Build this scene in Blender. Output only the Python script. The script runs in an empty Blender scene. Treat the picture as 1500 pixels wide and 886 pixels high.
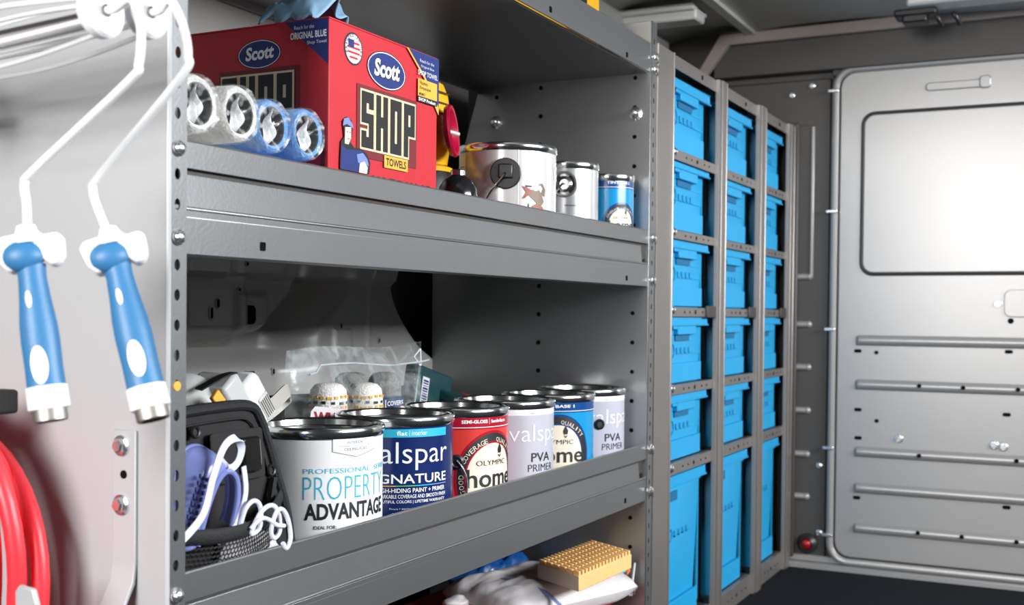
import bpy, bmesh, math, random
from mathutils import Vector, Matrix
from mathutils import noise as mnoise
R = math.radians
random.seed(7)
SC = bpy.context.scene
COL = SC.collection

# ------------------------------------------------------------------ camera
cam_d = bpy.data.cameras.new('camera'); cam = bpy.data.objects.new('camera', cam_d); COL.objects.link(cam)
SC.camera = cam
def setup_camera():
    y, p, r = R(26.8), R(-1.0), R(0.55)
    f = Vector((math.cos(y)*math.cos(p), math.sin(y)*math.cos(p), math.sin(p)))
    r0 = Vector((math.sin(y), -math.cos(y), 0)); u0 = r0.cross(f)
    rr = r0*math.cos(r) + u0*math.sin(r); uu = u0*math.cos(r) - r0*math.sin(r)
    m = Matrix((rr, uu, -f)).transposed().to_4x4(); m.translation = (0, 0, .845)
    cam.matrix_world = m
    cam_d.sensor_width = 36; cam_d.lens = 40.8; cam_d.shift_y = 44/1500
    cam_d.clip_start = .02
    cam_d.dof.use_dof = True; cam_d.dof.focus_distance = 1.85; cam_d.dof.aperture_fstop = 5.6
setup_camera()

# ------------------------------------------------------------------ daylight
world = bpy.data.worlds.new('daylight'); SC.world = world; world.use_nodes = True
bg = world.node_tree.nodes['Background']
bg.inputs[0].default_value = (.93, .96, 1.0, 1); bg.inputs[1].default_value = .03
def area(name, loc, target, sx, sy, power, col=(1, 1, 1)):
    l = bpy.data.lights.new(name, 'AREA'); l.shape = 'RECTANGLE'; l.size = sx; l.size_y = sy
    l.energy = power; l.color = col
    o = bpy.data.objects.new(name, l); COL.objects.link(o); o.location = loc
    o.rotation_euler = (Vector(target) - Vector(loc)).to_track_quat('-Z', 'Y').to_euler()
    return o
area('rear_door_daylight', (-2.3, .75, 1.6), (2.8, .8, .6), 1.5, 1.4, 150, (1, .985, .97))
area('side_door_daylight', (1.95, -2.6, 1.85), (1.95, 1.0, .75), 2.6, .75, 200, (.96, .98, 1))
SC.view_settings.view_transform = 'Standard'; SC.view_settings.look = 'None'
SC.view_settings.gamma = 1; SC.view_settings.use_curve_mapping = False
SC.view_settings.exposure = 0.35

# ------------------------------------------------------------------ materials
MATS = {}
def mat(name, col, rough=.5, metal=0., bump=0., bscale=60., var=0., vscale=8., spec=.5, alpha=1., trans=0., coat=0., stretch=None, emis=0.):
    if name in MATS: return MATS[name]
    m = bpy.data.materials.new(name); m.use_nodes = True; nt = m.node_tree; b = nt.nodes['Principled BSDF']
    b.inputs['Base Color'].default_value = (*col, 1); b.inputs['Roughness'].default_value = rough
    b.inputs['Metallic'].default_value = metal; b.inputs['Specular IOR Level'].default_value = spec
    b.inputs['Alpha'].default_value = alpha; b.inputs['Transmission Weight'].default_value = trans
    b.inputs['Coat Weight'].default_value = coat
    if bump or var:
        tc = nt.nodes.new('ShaderNodeTexCoord'); mp = nt.nodes.new('ShaderNodeMapping')
        nt.links.new(tc.outputs['Object'], mp.inputs[0])
        if stretch: mp.inputs['Scale'].default_value = stretch
    if var:
        n = nt.nodes.new('ShaderNodeTexNoise'); n.inputs['Scale'].default_value = vscale; n.inputs['Detail'].default_value = 5
        nt.links.new(mp.outputs[0], n.inputs['Vector'])
        mx = nt.nodes.new('ShaderNodeMix'); mx.data_type = 'RGBA'
        mx.inputs[6].default_value = (*[c*(1-var) for c in col], 1); mx.inputs[7].default_value = (*[min(1, c*(1+var)) for c in col], 1)
        nt.links.new(n.outputs['Fac'], mx.inputs[0]); nt.links.new(mx.outputs[2], b.inputs['Base Color'])
    if bump:
        n = nt.nodes.new('ShaderNodeTexNoise'); n.inputs['Scale'].default_value = bscale; n.inputs['Detail'].default_value = 4
        nt.links.new(mp.outputs[0], n.inputs['Vector'])
        bp = nt.nodes.new('ShaderNodeBump'); bp.inputs['Strength'].default_value = bump; bp.inputs['Distance'].default_value = .002
        nt.links.new(n.outputs['Fac'], bp.inputs['Height']); nt.links.new(bp.outputs[0], b.inputs['Normal'])
    MATS[name] = m; return m
rack = mat('grey_powder_coat', (.285, .292, .298), .36, .82, .08, 260, .05, 5)
rack_lit = mat('grey_powder_coat_lit', (.46, .465, .475), .45, .15, .08, 260, .04, 3)  # lit copy of the rack paint, daylight on the end panel put into its colour
cabm = mat('bin_rack_steel', (.30, .28, .265), .4, .7, .05, 200, .06, 6)
vanm = mat('van_primer_grey', (.31, .303, .298), .36, .35, .06, 180, .05, 4)
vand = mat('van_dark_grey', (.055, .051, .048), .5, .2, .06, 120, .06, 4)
vanw = mat('van_body_grey', (.33, .325, .315), .4, .15, .04, 90, .06, 5)
zinc = mat('zinc_bolt', (.78, .79, .8), .22, .95, .1, 300)
steel = mat('bright_can_steel', (.72, .73, .73), .16, 1.)
steeld = mat('brushed_steel', (.42, .40, .37), .5, 1., .05, 200)
black = mat('hole_shade_black', (.004, .004, .004), .9, spec=.1)  # flat black for discs and plates painting the dark inside of holes
blackp = mat('black_plastic', (.012, .012, .013), .4, 0, .1, 200)
fabric = mat('black_fabric', (.018, .017, .018), .85, 0, .6, 700, .3, 40)
webbing = mat('black_webbing', (.008, .008, .009), .7, 0, .5, 500)
white = mat('white_plastic', (.86, .87, .88), .35, 0, .03, 90)
wirew = mat('white_coated_wire', (.82, .83, .84), .3)
blueh = mat('blue_rubber_grip', (.035, .17, .36), .45, 0, .12, 400, .05, 20)
bin_b = mat('sky_blue_bin_plastic', (.010, .31, .60), .42, 0, .06, 150, .05, 10)
bin_d = mat('bin_mark_blue', (.009, .27, .53), .5)
binshade = mat('bin_shade_blue', (.004, .12, .26), .6)  # shaded copy of the bin plastic for grip shadows and slot insides
red_h = mat('red_rubber_hose', (.78, .03, .045), .38, 0, .06, 120, .06, 9)
floorm = mat('black_rubber_floor', (.006, .007, .010), .9, 0, .6, 220, .3, 60, .15)
ceilm = mat('van_ceiling_grey', (.60, .61, .585), .5, .1, .05, 60, .06, 5)
headm = mat('van_header_brown_grey', (.10, .085, .075), .6, 0, .1, 120, .1, 6)
hemm = mat('van_header_lip', (.26, .22, .20), .5, 0, .05, 100, .06, 6)
gasket = mat('black_gasket', (.02, .02, .02), .6)
redbox = mat('red_carton', (.52, .016, .028), .5, 0, .05, 300, .05, 12)
redbox2 = mat('dark_red_print', (.17, .012, .018), .5)
prwhite = mat('print_white', (.85, .86, .87), .45); prblack = mat('print_black', (.01, .01, .012), .5)
prblue = mat('print_navy', (.012, .03, .17), .45); prcream = mat('print_cream', (.78, .62, .40), .5)
pryel = mat('print_yellow', (.80, .42, .05), .5); prgrey = mat('print_grey', (.25, .26, .28), .5)
prlgrey = mat('print_light_grey', (.62, .62, .64), .5)
prcyan = mat('print_cyan', (.015, .42, .60), .45); prred = mat('print_red', (.55, .01, .02), .5)
prskin = mat('print_skin', (.75, .60, .52), .5); prpale = mat('print_pale_blue', (.18, .25, .55), .5)
lab_white = mat('can_label_white', (.80, .81, .82), .3, 0, .02, 50, .02, 10)
lab_navy = mat('can_label_navy', (.008, .022, .115), .22, 0, 0, 50, .35, 6)
lab_red = mat('can_label_red', (.66, .045, .035), .25, 0, 0, 50, .10, 5)
lab_crim = mat('can_label_crimson', (.38, .006, .025), .25)
lab_lil = mat('can_label_lilac', (.47, .47, .54), .25, 0, 0, 50, .03, 5)
lab_blue = mat('can_label_blue', (.01, .26, .55), .22)
lab_dblue = mat('can_label_deep_blue', (.006, .06, .22), .22)
lab_silver = mat('can_label_silver', (.60, .58, .58), .22, .15, 0, 50, .05, 6)
lab_tin = mat('tin_can_side', (.70, .71, .71), .3, .75, .35, 25, .05, 9)
lab_cream = mat('can_badge_cream', (.80, .72, .58), .35)
yel = mat('yellow_tool_plastic', (.80, .42, .01), .4, 0, .1, 150)
mag = mat('magenta_plastic', (.45, .004, .04), .3)
nap_w = mat('white_roller_nap', (.80, .79, .76), .9, 0, 1., 260, .08, 40)
nap_b = mat('blue_roller_nap', (.16, .36, .72), .9, 0, 1., 240, .35, 14)
nap_g = mat('speckled_grey_nap', (.22, .22, .21), .95, 0, 1., 500, .8, 220)
core = mat('phenolic_core', (.02, .025, .02), .35, 0, .4, 90, .5, 30)
film = mat('clear_shrink_film', (.92, .94, .95), .07, 0, 1., 22, 0, 8, .7, .14, stretch=(1, 1, 1))
film2 = mat('clear_end_film', (.92, .94, .95), .06, 0, 1., 26, 0, 8, .8, .07)
def film_glare(m, lo, hi, sc):  # patchy opacity that paints whitish glare onto clear film
    nt = m.node_tree; b = nt.nodes['Principled BSDF']; n = nt.nodes.new('ShaderNodeTexNoise'); n.inputs['Scale'].default_value = sc; n.inputs['Detail'].default_value = 6; n.inputs['Distortion'].default_value = 1.2
    tc = nt.nodes.new('ShaderNodeTexCoord'); nt.links.new(tc.outputs['Object'], n.inputs['Vector'])
    r = nt.nodes.new('ShaderNodeMapRange'); r.inputs[1].default_value = .46; r.inputs[2].default_value = .70; r.inputs[3].default_value = lo; r.inputs[4].default_value = hi
    nt.links.new(n.outputs['Fac'], r.inputs[0]); nt.links.new(r.outputs[0], b.inputs['Alpha'])
film_glare(film, .08, .62, 26); film_glare(film2, .03, .75, 34)
ziph = mat('clear_bag_film', (.55, .62, .62), .10, 0, 1., 18, 0, 8, .6, .10)
glove = mat('light_blue_nitrile', (.20, .36, .52), .5, 0, .4, 60, .1, 20)
goggle = mat('bluish_clear_vinyl', (.30, .36, .78), .18, 0, .05, 60, 0, 8, .6, .62)
strapw = mat('white_elastic_strap', (.72, .74, .86), .7, 0, .4, 300)
spong = mat('tan_rubber_block', (.80, .50, .20), .6, 0, .3, 200, .08, 30)
spongd = mat('grey_tan_block_end', (.42, .37, .30), .8, 0, .4, 300, .08, 40)
cloth = mat('white_cloth_pack', (.62, .60, .61), .45, 0, .5, 60, .06, 20)
teal = mat('teal_packet', (.008, .045, .05), .35, 0, .2, 60, .1, 20)
greyr = mat('respirator_grey', (.52, .53, .52), .45, 0, .05, 90)
strapg = mat('grey_rubber_strap', (.40, .38, .35), .5)
lampred = mat('red_marker_lens', (.30, .005, .01), .25)
orange = mat('orange_tag', (.80, .16, .02), .4)

film_glare(ziph, .03, .40, 15)
# ------------------------------------------------------------------ mesh builder
class MB:
    def __init__(s): s.v = []; s.f = []; s.m = []; s.mats = []
    def mi(s, m):
        if m not in s.mats: s.mats.append(m)
        return s.mats.index(m)
    def add(s, vs, fs, m):
        o = len(s.v); s.v += [tuple(v) for v in vs]; k = s.mi(m)
        for f in fs: s.f.append([i+o for i in f]); s.m.append(k)
        return s
    def box(s, x0, x1, y0, y1, z0, z1, m):
        return s.add([(x, y, z) for z in (z0, z1) for y in (y0, y1) for x in (x0, x1)],
              [(0, 2, 3, 1), (4, 5, 7, 6), (0, 1, 5, 4), (2, 6, 7, 3), (0, 4, 6, 2), (1, 3, 7, 5)], m)
    def obox(s, c, ax, ay, az, m):   # oriented box, half-axis vectors
        c, ax, ay, az = map(Vector, (c, ax, ay, az))
        return s.add([c + ax*i + ay*j + az*k for k in (-1, 1) for j in (-1, 1) for i in (-1, 1)],
              [(0, 2, 3, 1), (4, 5, 7, 6), (0, 1, 5, 4), (2, 6, 7, 3), (0, 4, 6, 2), (1, 3, 7, 5)], m)
    def tube(s, pts, r, m, n=10, closed=False, flat=None):
        pts = [Vector(p) for p in pts]; N = len(pts)
        rs = r if isinstance(r, (list, tuple)) else [r]*N
        vs = []; up = None
        for i, p in enumerate(pts):
            a = pts[(i-1) % N] if closed or i > 0 else p; b = pts[(i+1) % N] if closed or i < N-1 else p
            t = (b-a).normalized()
            if up is None:
                up = Vector((0, 0, 1)) if abs(t.z) < .9 else Vector((1, 0, 0))
            u = (up - t*up.dot(t))
            if u.length < 1e-5: u = t.orthogonal()
            u.normalize(); up = u; w = t.cross(u)
            for k in range(n):
                an = 2*math.pi*k/n
                fx, fy = (1, 1) if flat is None else flat
                vs.append(p + (u*math.cos(an)*fx + w*math.sin(an)*fy)*rs[i])
        fs = []
        for i in range(N if closed else N-1):
            j = (i+1) % N
            for k in range(n): fs.append((i*n+k, i*n+(k+1) % n, j*n+(k+1) % n, j*n+k))
        if not closed: fs += [tuple(range(n))[::-1], tuple((N-1)*n+k for k in range(n))]
        return s.add(vs, fs, m)
    def lathe(s, prof, c, ax, m, n=32, mats=None):   # prof: (radius, height along ax)
        ax = Vector(ax).normalized(); u = ax.orthogonal().normalized(); w = ax.cross(u); c = Vector(c)
        vs = []
        for r_, h in prof:
            for k in range(n):
                an = 2*math.pi*k/n; vs.append(c + ax*h + (u*math.cos(an) + w*math.sin(an))*r_)
        o = len(s.v); s.v += [tuple(v) for v in vs]
        for i in range(len(prof)-1):
            mm = s.mi(mats[i] if mats else m)
            if prof[i][0] == 0 and prof[i+1][0] == 0: continue
            for k in range(n):
                a, b, c2, d = i*n+k, i*n+(k+1) % n, (i+1)*n+(k+1) % n, (i+1)*n+k
                s.f.append([o+a, o+b, o+c2, o+d]); s.m.append(mm)
        return s
    def prism(s, poly, fn, d0, d1, m, side=None):   # poly 2D -> fn(a,b,d)
        n = len(poly); vs = [fn(a, b, d0) for a, b in poly] + [fn(a, b, d1) for a, b in poly]
        s.add(vs, [tuple(range(n)), tuple(range(n, 2*n))[::-1]], m)
        o = len(s.v)-2*n; k = s.mi(side or m)
        for i in range(n): s.f.append([o+i, o+n+i, o+n+(i+1) % n, o+(i+1) % n]); s.m.append(k)
        return s
    def grid(s, fn, nu, nv, m):
        vs = [fn(i/nu, j/nv) for j in range(nv+1) for i in range(nu+1)]
        return s.add(vs, [(j*(nu+1)+i, j*(nu+1)+i+1, (j+1)*(nu+1)+i+1, (j+1)*(nu+1)+i) for j in range(nv) for i in range(nu)], m)
    def ell(s, c, r3, m, n=16, k=10, disp=0, ds=20, rot=None):
        c = Vector(c); vs = []
        for j in range(k+1):
            th = math.pi*j/k
            for i in range(n):
                ph = 2*math.pi*i/n; q = Vector((math.sin(th)*math.cos(ph), math.sin(th)*math.sin(ph), math.cos(th)))
                e = 1 + (disp*mnoise.noise(q*ds/10 + c*7) if disp else 0)
                q = Vector((q.x*r3[0], q.y*r3[1], q.z*r3[2]))*e
                if rot: q = rot @ q
                vs.append(c+q)
        return s.add(vs, [(j*n+i, (j+1)*n+i, (j+1)*n+(i+1) % n, j*n+(i+1) % n) for j in range(k) for i in range(n)], m)
    def build(s, name, parent=None, bevel=0, smooth=True, solid=0, sub=0, base=None):
        me = bpy.data.meshes.new(name)
        off = Vector(ROOT.get(parent.name, (0, 0, 0))) if parent else Vector(base or (0, 0, 0))
        me.from_pydata([Vector(v)-off for v in s.v], [], s.f)
        for m in s.mats: me.materials.append(m)
        me.polygons.foreach_set('material_index', s.m)
        bm = bmesh.new(); bm.from_mesh(me); bmesh.ops.remove_doubles(bm, verts=bm.verts, dist=1e-6)
        bmesh.ops.recalc_face_normals(bm, faces=bm.faces); bm.to_mesh(me); bm.free()
        if smooth:
            me.polygons.foreach_set('use_smooth', [True]*len(me.polygons)); me.set_sharp_from_angle(angle=R(35))
        o = bpy.data.objects.new(name, me); COL.objects.link(o)
        if parent: o.parent = parent
        else: o.location = off
        ROOT[o.name] = tuple(off)
        if solid:
            q = o.modifiers.new('solid', 'SOLIDIFY'); q.thickness = solid; q.offset = 0
        if bevel:
            q = o.modifiers.new('bevel', 'BEVEL'); q.width = bevel; q.segments = 2; q.limit_method = 'ANGLE'; q.angle_limit = R(40)
        if sub:
            q = o.modifiers.new('sub', 'SUBSURF'); q.levels = sub; q.render_levels = sub
        return o
ROOT = {}
def tag(o, label, cat, group=None, kind=None):
    if label: o['label'] = label
    if cat: o['category'] = cat
    if group: o['group'] = group
    if kind: o['kind'] = kind
    return o
def thing(name, loc, label, cat, group=None):
    o = bpy.data.objects.new(name, None); COL.objects.link(o); o.location = loc; o.empty_display_size = .05
    ROOT[o.name] = tuple(loc); return tag(o, label, cat, group)
def copy_tree(o, parent=None, loc=None):
    c = o.copy(); COL.objects.link(c)
    for k in ('label',):
        if parent is None and k in c: pass
    if parent: c.parent = parent
    if loc is not None: c.location = loc
    for ch in o.children: copy_tree(ch, c)
    return c
def structure(o): o['kind'] = 'structure'; return o
XZ = lambda y: (lambda a, b, d: (a, y+d, b))     # front-facing plane, d positive goes into the rack
YZ = lambda x: (lambda a, b, d: (x+d, a, b))
XY = lambda z: (lambda a, b, d: (a, b, z+d))
def rrect(x0, x1, z0, z1, r, n=5):
    p = []
    for cx, cz, a0 in ((x1-r, z1-r, 0), (x0+r, z1-r, 90), (x0+r, z0+r, 180), (x1-r, z0+r, 270)):
        for k in range(n+1):
            a = R(a0+90*k/n); p.append((cx+r*math.cos(a), cz+r*math.sin(a)))
    return p
def ellp(cx, cz, rx, rz, n=28): return [(cx+rx*math.cos(2*math.pi*k/n), cz+rz*math.sin(2*math.pi*k/n)) for k in range(n)]
def bez(pts, n=8, closed=False):   # catmull-rom
    P = [Vector(p) for p in pts]; out = []; N = len(P)
    for i in range(N if closed else N-1):
        g = lambda k: P[k % N] if closed else P[max(0, min(N-1, k))]
        a, b, c, d = g(i-1), g(i), g(i+1), g(i+2)
        for k in range(n):
            t = k/n; out.append(.5*((2*b)+(c-a)*t+(2*a-5*b+4*c-d)*t*t+(3*b-a-3*c+d)*t**3))
    if not closed: out.append(P[-1])
    return out
def perf(mb, fn, w, z0, z1, holes, m, hr=.0068, hz=None, th=.003, n=14, cx=None):
    """plate spanning a in [0,w], b in [z0,z1] with real round holes at the heights in holes"""
    hz = hz or hr; cx = w/2 if cx is None else cx; c = hz*1.25
    prev = z0
    for h in sorted(holes):
        if h-c > prev:
            mb.add([fn(0, prev, 0), fn(w, prev, 0), fn(w, h-c, 0), fn(0, h-c, 0)], [(0, 1, 2, 3)], m)
        ring = []; rect = []
        for k in range(n):
            a = 2*math.pi*(k+.5)/n; ca, sa = math.cos(a), math.sin(a)
            ring.append((cx+hr*ca, h+hz*sa))
            t = min((w-cx)/ca if ca > 1e-6 else (-cx/ca if ca < -1e-6 else 9), c/abs(sa) if abs(sa) > 1e-6 else 9)
            rect.append((cx+t*ca, h+t*sa))
        vs = [fn(a, b, 0) for a, b in ring]+[fn(a, b, 0) for a, b in rect]+[fn(a, b, th) for a, b in ring]
        mb.add(vs, [(k, n+k, n+(k+1) % n, (k+1) % n) for k in range(n)]+[(k, (k+1) % n, 2*n+(k+1) % n, 2*n+k) for k in range(n)], m)
        # corner fills
        for sx, sz in ((1, 1), (-1, 1), (-1, -1), (1, -1)):
            cnr = (w if sx > 0 else 0, h+sz*c)
            side = [q for q in rect if abs(q[0]-cnr[0]) < 1e-6 and (q[1]-h)*sz > 0]
            top = [q for q in rect if abs(q[1]-cnr[1]) < 1e-6 and (q[0]-cx)*sx > 0]
            if side and top:
                a = max(side, key=lambda q: (q[1]-h)*sz); b = max(top, key=lambda q: (q[0]-cx)*sx)
                mb.add([fn(*a, 0), fn(*cnr, 0), fn(*b, 0)], [(0, 1, 2)], m)
        prev = h+c
    if prev < z1: mb.add([fn(0, prev, 0), fn(w, prev, 0), fn(w, z1, 0), fn(0, z1, 0)], [(0, 1, 2, 3)], m)
    return mb
def bolt(parent, p, ax, r=.009, name='bolt', hexh=True):
    mb = MB(); ax = Vector(ax); p = Vector(p)
    mb.lathe([(0, -.001), (r*1.15, -.001), (r*1.15, .002), (r*.9, .0035), (r*.9, .003), (0, .003)], p, ax, zinc, 16)
    if hexh: mb.lathe([(r*.8, .002), (r*.8, .007), (r*.6, .009), (0, .009)], p, ax, zinc, 6)
    else: mb.lathe([(r*.95, .003), (r*.8, .0062), (r*.45, .008), (0, .0085)], p, ax, zinc, 16)
    return mb.build(name, parent)

# ------------------------------------------------------------------ flat print
_TX = {}
def text2d(s, bold=0.):
    k = (s, bold)
    if k in _TX: return _TX[k]
    cu = bpy.data.curves.new('lettering', 'FONT'); cu.body = s; cu.resolution_u = 3; cu.offset = bold; cu.size = 1
    ob = bpy.data.objects.new('lettering', cu); COL.objects.link(ob)
    dg = bpy.context.evaluated_depsgraph_get(); me = ob.evaluated_get(dg).to_mesh()
    vs = [(v.co.x, v.co.y) for v in me.vertices]; fs = [tuple(p.vertices) for p in me.polygons]
    ob.to_mesh_clear(); bpy.data.objects.remove(ob); bpy.data.curves.remove(cu)
    if vs:
        x0 = min(v[0] for v in vs); x1 = max(v[0] for v in vs); y0 = min(v[1] for v in vs); y1 = max(v[1] for v in vs)
        vs = [((x-x0)/(x1-x0), (y-y0)/(y1-y0)) for x, y in vs]
    _TX[k] = (vs, fs); return _TX[k]
class Print:
    """flat print laid on a surface: fn(a, b, off) -> world point; cut > 0 bends it round a can"""
    def __init__(s, fn, cut=0, zmin=-9): s.fn = fn; s.cut = cut; s.zmin = zmin; s.mb = MB(); s.layer = 0
    def _add(s, vs, fs, m, lift=None):
        vs = [(a, max(b, s.zmin)) for a, b in vs]
        s.layer += 1; off = (.0003 + .00004*s.layer) if lift is None else lift
        if s.cut:
            bm = bmesh.new(); bv = [bm.verts.new((a, b, 0)) for a, b in vs]
            for f in fs:
                try: bm.faces.new([bv[i] for i in f])
                except ValueError: pass
            a0 = min(v[0] for v in vs); a1 = max(v[0] for v in vs)
            k = math.floor(a0/s.cut)+1
            while k*s.cut < a1:
                bmesh.ops.bisect_plane(bm, geom=bm.verts[:]+bm.edges[:]+bm.faces[:], plane_co=(k*s.cut, 0, 0), plane_no=(1, 0, 0)); k += 1
            bm.verts.index_update()
            vs = [(v.co.x, v.co.y) for v in bm.verts]; fs = [[v.index for v in f.verts] for f in bm.faces]; bm.free()
        s.mb.add([s.fn(a, b, off) for a, b in vs], fs, m)
    def poly(s, pts, m, lift=None): s._add(pts, [tuple(range(len(pts)))], m, lift); return s
    def rect(s, a0, a1, b0, b1, m): return s.poly([(a0, b0), (a1, b0), (a1, b1), (a0, b1)], m)
    def rects(s, rs, m, lift=None):
        vs = []; fs = []
        for a0, a1, b0, b1 in rs:
            o = len(vs); vs += [(a0, b0), (a1, b0), (a1, b1), (a0, b1)]; fs.append((o, o+1, o+2, o+3))
        s._add(vs, fs, m, lift); return s
    def text(s, t, a0, a1, b0, b1, m, bold=0., shear=0., slope=0.):
        vs, fs = text2d(t, bold)
        s._add([(a0+(a1-a0)*x+shear*(b1-b0)*y, b0+(b1-b0)*y+slope*(a1-a0)*x) for x, y in vs], fs, m); return s
    def arc(s, t, cx, cz, r_, a0, a1, h, w, m, bold=.01, lift=.0014):
        for i, ch in enumerate(t):
            if ch == ' ': continue
            an = R(a0+(a1-a0)*i/(len(t)-1)); vs, fs = text2d(ch, bold); ww = w*(.35 if ch == 'I' else 1)
            out = []
            for x, y in vs:
                lx, ly = (x-.5)*ww, (y-.5)*h+r_
                out.append((cx+ly*math.cos(an)+lx*math.sin(an), cz+ly*math.sin(an)-lx*math.cos(an)))
            s._add(out, fs, m, lift)
        return s
    def line(s, a0, b0, a1, b1, w, m):
        d = Vector((a1-a0, b1-b0)); n = Vector((-d.y, d.x)).normalized()*w/2
        return s.poly([(a0-n.x, b0-n.y), (a1-n.x, b1-n.y), (a1+n.x, b1+n.y), (a0+n.x, b0+n.y)], m)
    def build(s, parent, name='label_print'):
        return s.mb.build(name, parent, smooth=False)
def canfn(cx, cy, r):
    pc = math.atan2(-cy, -cx)
    return lambda a, b, off: (cx+(r+off)*math.cos(pc+a/r), cy+(r+off)*math.sin(pc+a/r), b)

# ================================================================== SETTING
structure(MB().box(-.6, 4.1, -.95, 1.75, -.03, 0, floorm).build('floor'))
XB = 3.93
# ceiling: two pressed panels meeting along the van, roof bows across
c = MB()
def cz(y): return 1.80 if y < 1.05 else 1.80 + .05*min(1, (y-1.05)/.1) - max(0, y-1.3)*.9
c.grid(lambda u, v: (1.0+2.95*u, -.95+2.0*v, 1.80+.012*math.sin(v*9)), 4, 24, ceilm)
c.grid(lambda u, v: (1.0+2.95*u, 1.068+.55*v, 1.83-.35*max(0, v-.3)**2), 4, 10, ceilm)
c.box(1.0, 3.95, 1.05, 1.075, 1.79, 1.85, ceilm)
ceil = structure(c.build('ceiling', solid=.01))
for i, (x, y0, y1) in enumerate(((3.50, 1.12, 1.5), (2.9, 1.12, 1.5), (3.62, -.9, .52))):
    b = MB(); b.box(x-.045, x+.045, y0, y1, 1.755, 1.80, ceilm); b.box(x-.07, x+.07, y0, y1, 1.78, 1.80, ceilm)
    o = b.build('roof_bow', ceil, bevel=.008)
    MB().lathe([(0, 0), (.016, 0), (.016, .002), (0, .002)], (x, (y0+y1)/2, 1.7535), (0, 0, -1), black, 16).build('punched_hole', o)
b = MB().box(1.2, 3.9, 1.36, 1.44, 1.64, 1.80, vanw).box(1.2, 3.9, 1.34, 1.36, 1.64, 1.66, vanw)
structure(b.build('trim_1', bevel=.008))

# van body wall behind the shelves: pressed sheet
def sstep(t): t = max(0, min(1, t)); return t*t*(3-2*t)
def wally(x, z):
    y = 1.52
    if z > .905: y -= (z-.905)*.26*(1 if z < 1.45 else 1) ; y -= .012*sstep((z-.905)/.012)
    x1 = 2.02 - .12*sstep((.90-z)/.12)
    left = sstep((x1-x)/.05)*sstep((z-.765)/.05)
    right = sstep((x-x1-.06)/.12 )
    low = sstep((.765-z)/.05)
    y += .085 - .085*max(left, right) - .05*low*(1-right) - .012*low*right
    # embossed pads
    for px, pz, w, h in ((1.735, .845, .075, .055), (1.84, .838, .045, .036), (1.70, .955, .05, .04), (1.86, .95, .06, .03), (2.16, .77, .03, .03)):
        d = max(abs(x-px)/w, abs(z-pz)/h); y -= .007*sstep((1.25-d)/.22)
    if abs(x-2.265) < .008: y -= .006*(1-abs(x-2.265)/.008)
    return y
w = MB(); NX, NZ = 260, 170
XS = [0.95+1.62*i/NX for i in range(NX+1)]; ZS = [.665+1.1*j/NZ for j in range(NZ+1)]
def wx(i, j):
    z = ZS[j]; lim = 2.36 if z > .9 else 2.36+.22*((.9-z)/.2)**1.6
    return .95+(lim-.95)*i/NX
w.add([(wx(i, j), wally(wx(i, j), ZS[j]), ZS[j]) for j in range(NZ+1) for i in range(NX+1)],
      [(j*(NX+1)+i, j*(NX+1)+i+1, (j+1)*(NX+1)+i+1, (j+1)*(NX+1)+i) for j in range(NZ) for i in range(NX)], vanw)
wall = structure(w.build('wall_left'))
structure(MB().box(-.4, 3.97, 1.64, 1.68, 0, 1.85, vand).build('dark_backing'))  # dark sheet painting the blackness seen through the wall openings
def hole2(px, pz, w_, h_, r_):
    y = wally(px, pz); m = MB()
    m.prism(rrect(px-w_/2, px+w_/2, pz-h_/2, pz+h_/2, r_), XZ(y), -.0015, .004, black)
    m.tube([(a, y-.001, b) for a, b in rrect(px-w_/2, px+w_/2, pz-h_/2, pz+h_/2, r_)], .0016, vanw, 6, True)
    m.build('punched_hole', wall)
for h in ((1.833, .835, .036, .04, .012), (1.72, .838, .010, .024, .0049), (1.738, .857, .011, .018, .0052), (1.80, .882, .010, .014, .0048),
          (1.80, .935, .010, .010, .0048), (1.725, .955, .014, .03, .006), (1.855, .952, .04, .018, .006), (2.155, .81, .010, .014, .0048),
          (2.31, .775, .010, .012, .0048), (1.885, .715, .028, .009, .004), (1.96, .715, .010, .014, .0048)):
    hole2(*h)

# bulkhead: base sheet, left channel, header, door
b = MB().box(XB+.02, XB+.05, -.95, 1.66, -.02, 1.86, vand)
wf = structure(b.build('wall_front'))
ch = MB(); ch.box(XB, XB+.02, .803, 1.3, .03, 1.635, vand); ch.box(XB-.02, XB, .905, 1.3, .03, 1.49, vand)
pan = ch.build('channel_panel', wf, bevel=.006)
rd = MB(); rd.box(XB-.012, XB, .855, .865, .97, 1.475, vanm); rd.box(XB-.005, XB, .862, .92, .965, 1.48, vand); rd.build('stamped_ridge', wf, bevel=.003)
for z in (.974, .814, .670, .525, .378, .235):
    r_ = MB(); r_.tube([(XB-.002, 1.0, z), (XB-.002, .87, z)], .011, vanm, 12); r_.ell((XB-.002, .868, z), (.012, .012, .012), vanm)
    r_.build('stamped_rib', wf)
for y, z in ((.868, 1.612), (.827, .341), (.824, .116)): bolt(wf, (XB-.001, y, z), (-1, 0, 0), .009)
bolt(wf, (XB-.001, .935, 1.585), (-1, 0, 0), .009)
# header
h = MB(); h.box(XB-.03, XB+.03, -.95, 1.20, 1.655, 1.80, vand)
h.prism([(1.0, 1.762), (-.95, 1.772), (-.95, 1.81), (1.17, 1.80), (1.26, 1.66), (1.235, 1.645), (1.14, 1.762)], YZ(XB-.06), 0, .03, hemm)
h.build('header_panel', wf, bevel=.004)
h = MB(); h.box(XB-.012, XB+.01, -.95, .80, 1.635, 1.66, vand); h.build('header_seam', wf, bevel=.004)
# sill
MB().box(XB-.035, XB+.02, -.95, .93, -.005, .018, vanm).box(XB-.012, XB+.02, -.95, .93, .018, .04, vanm).build('sill_strip', wf, bevel=.004)
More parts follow.
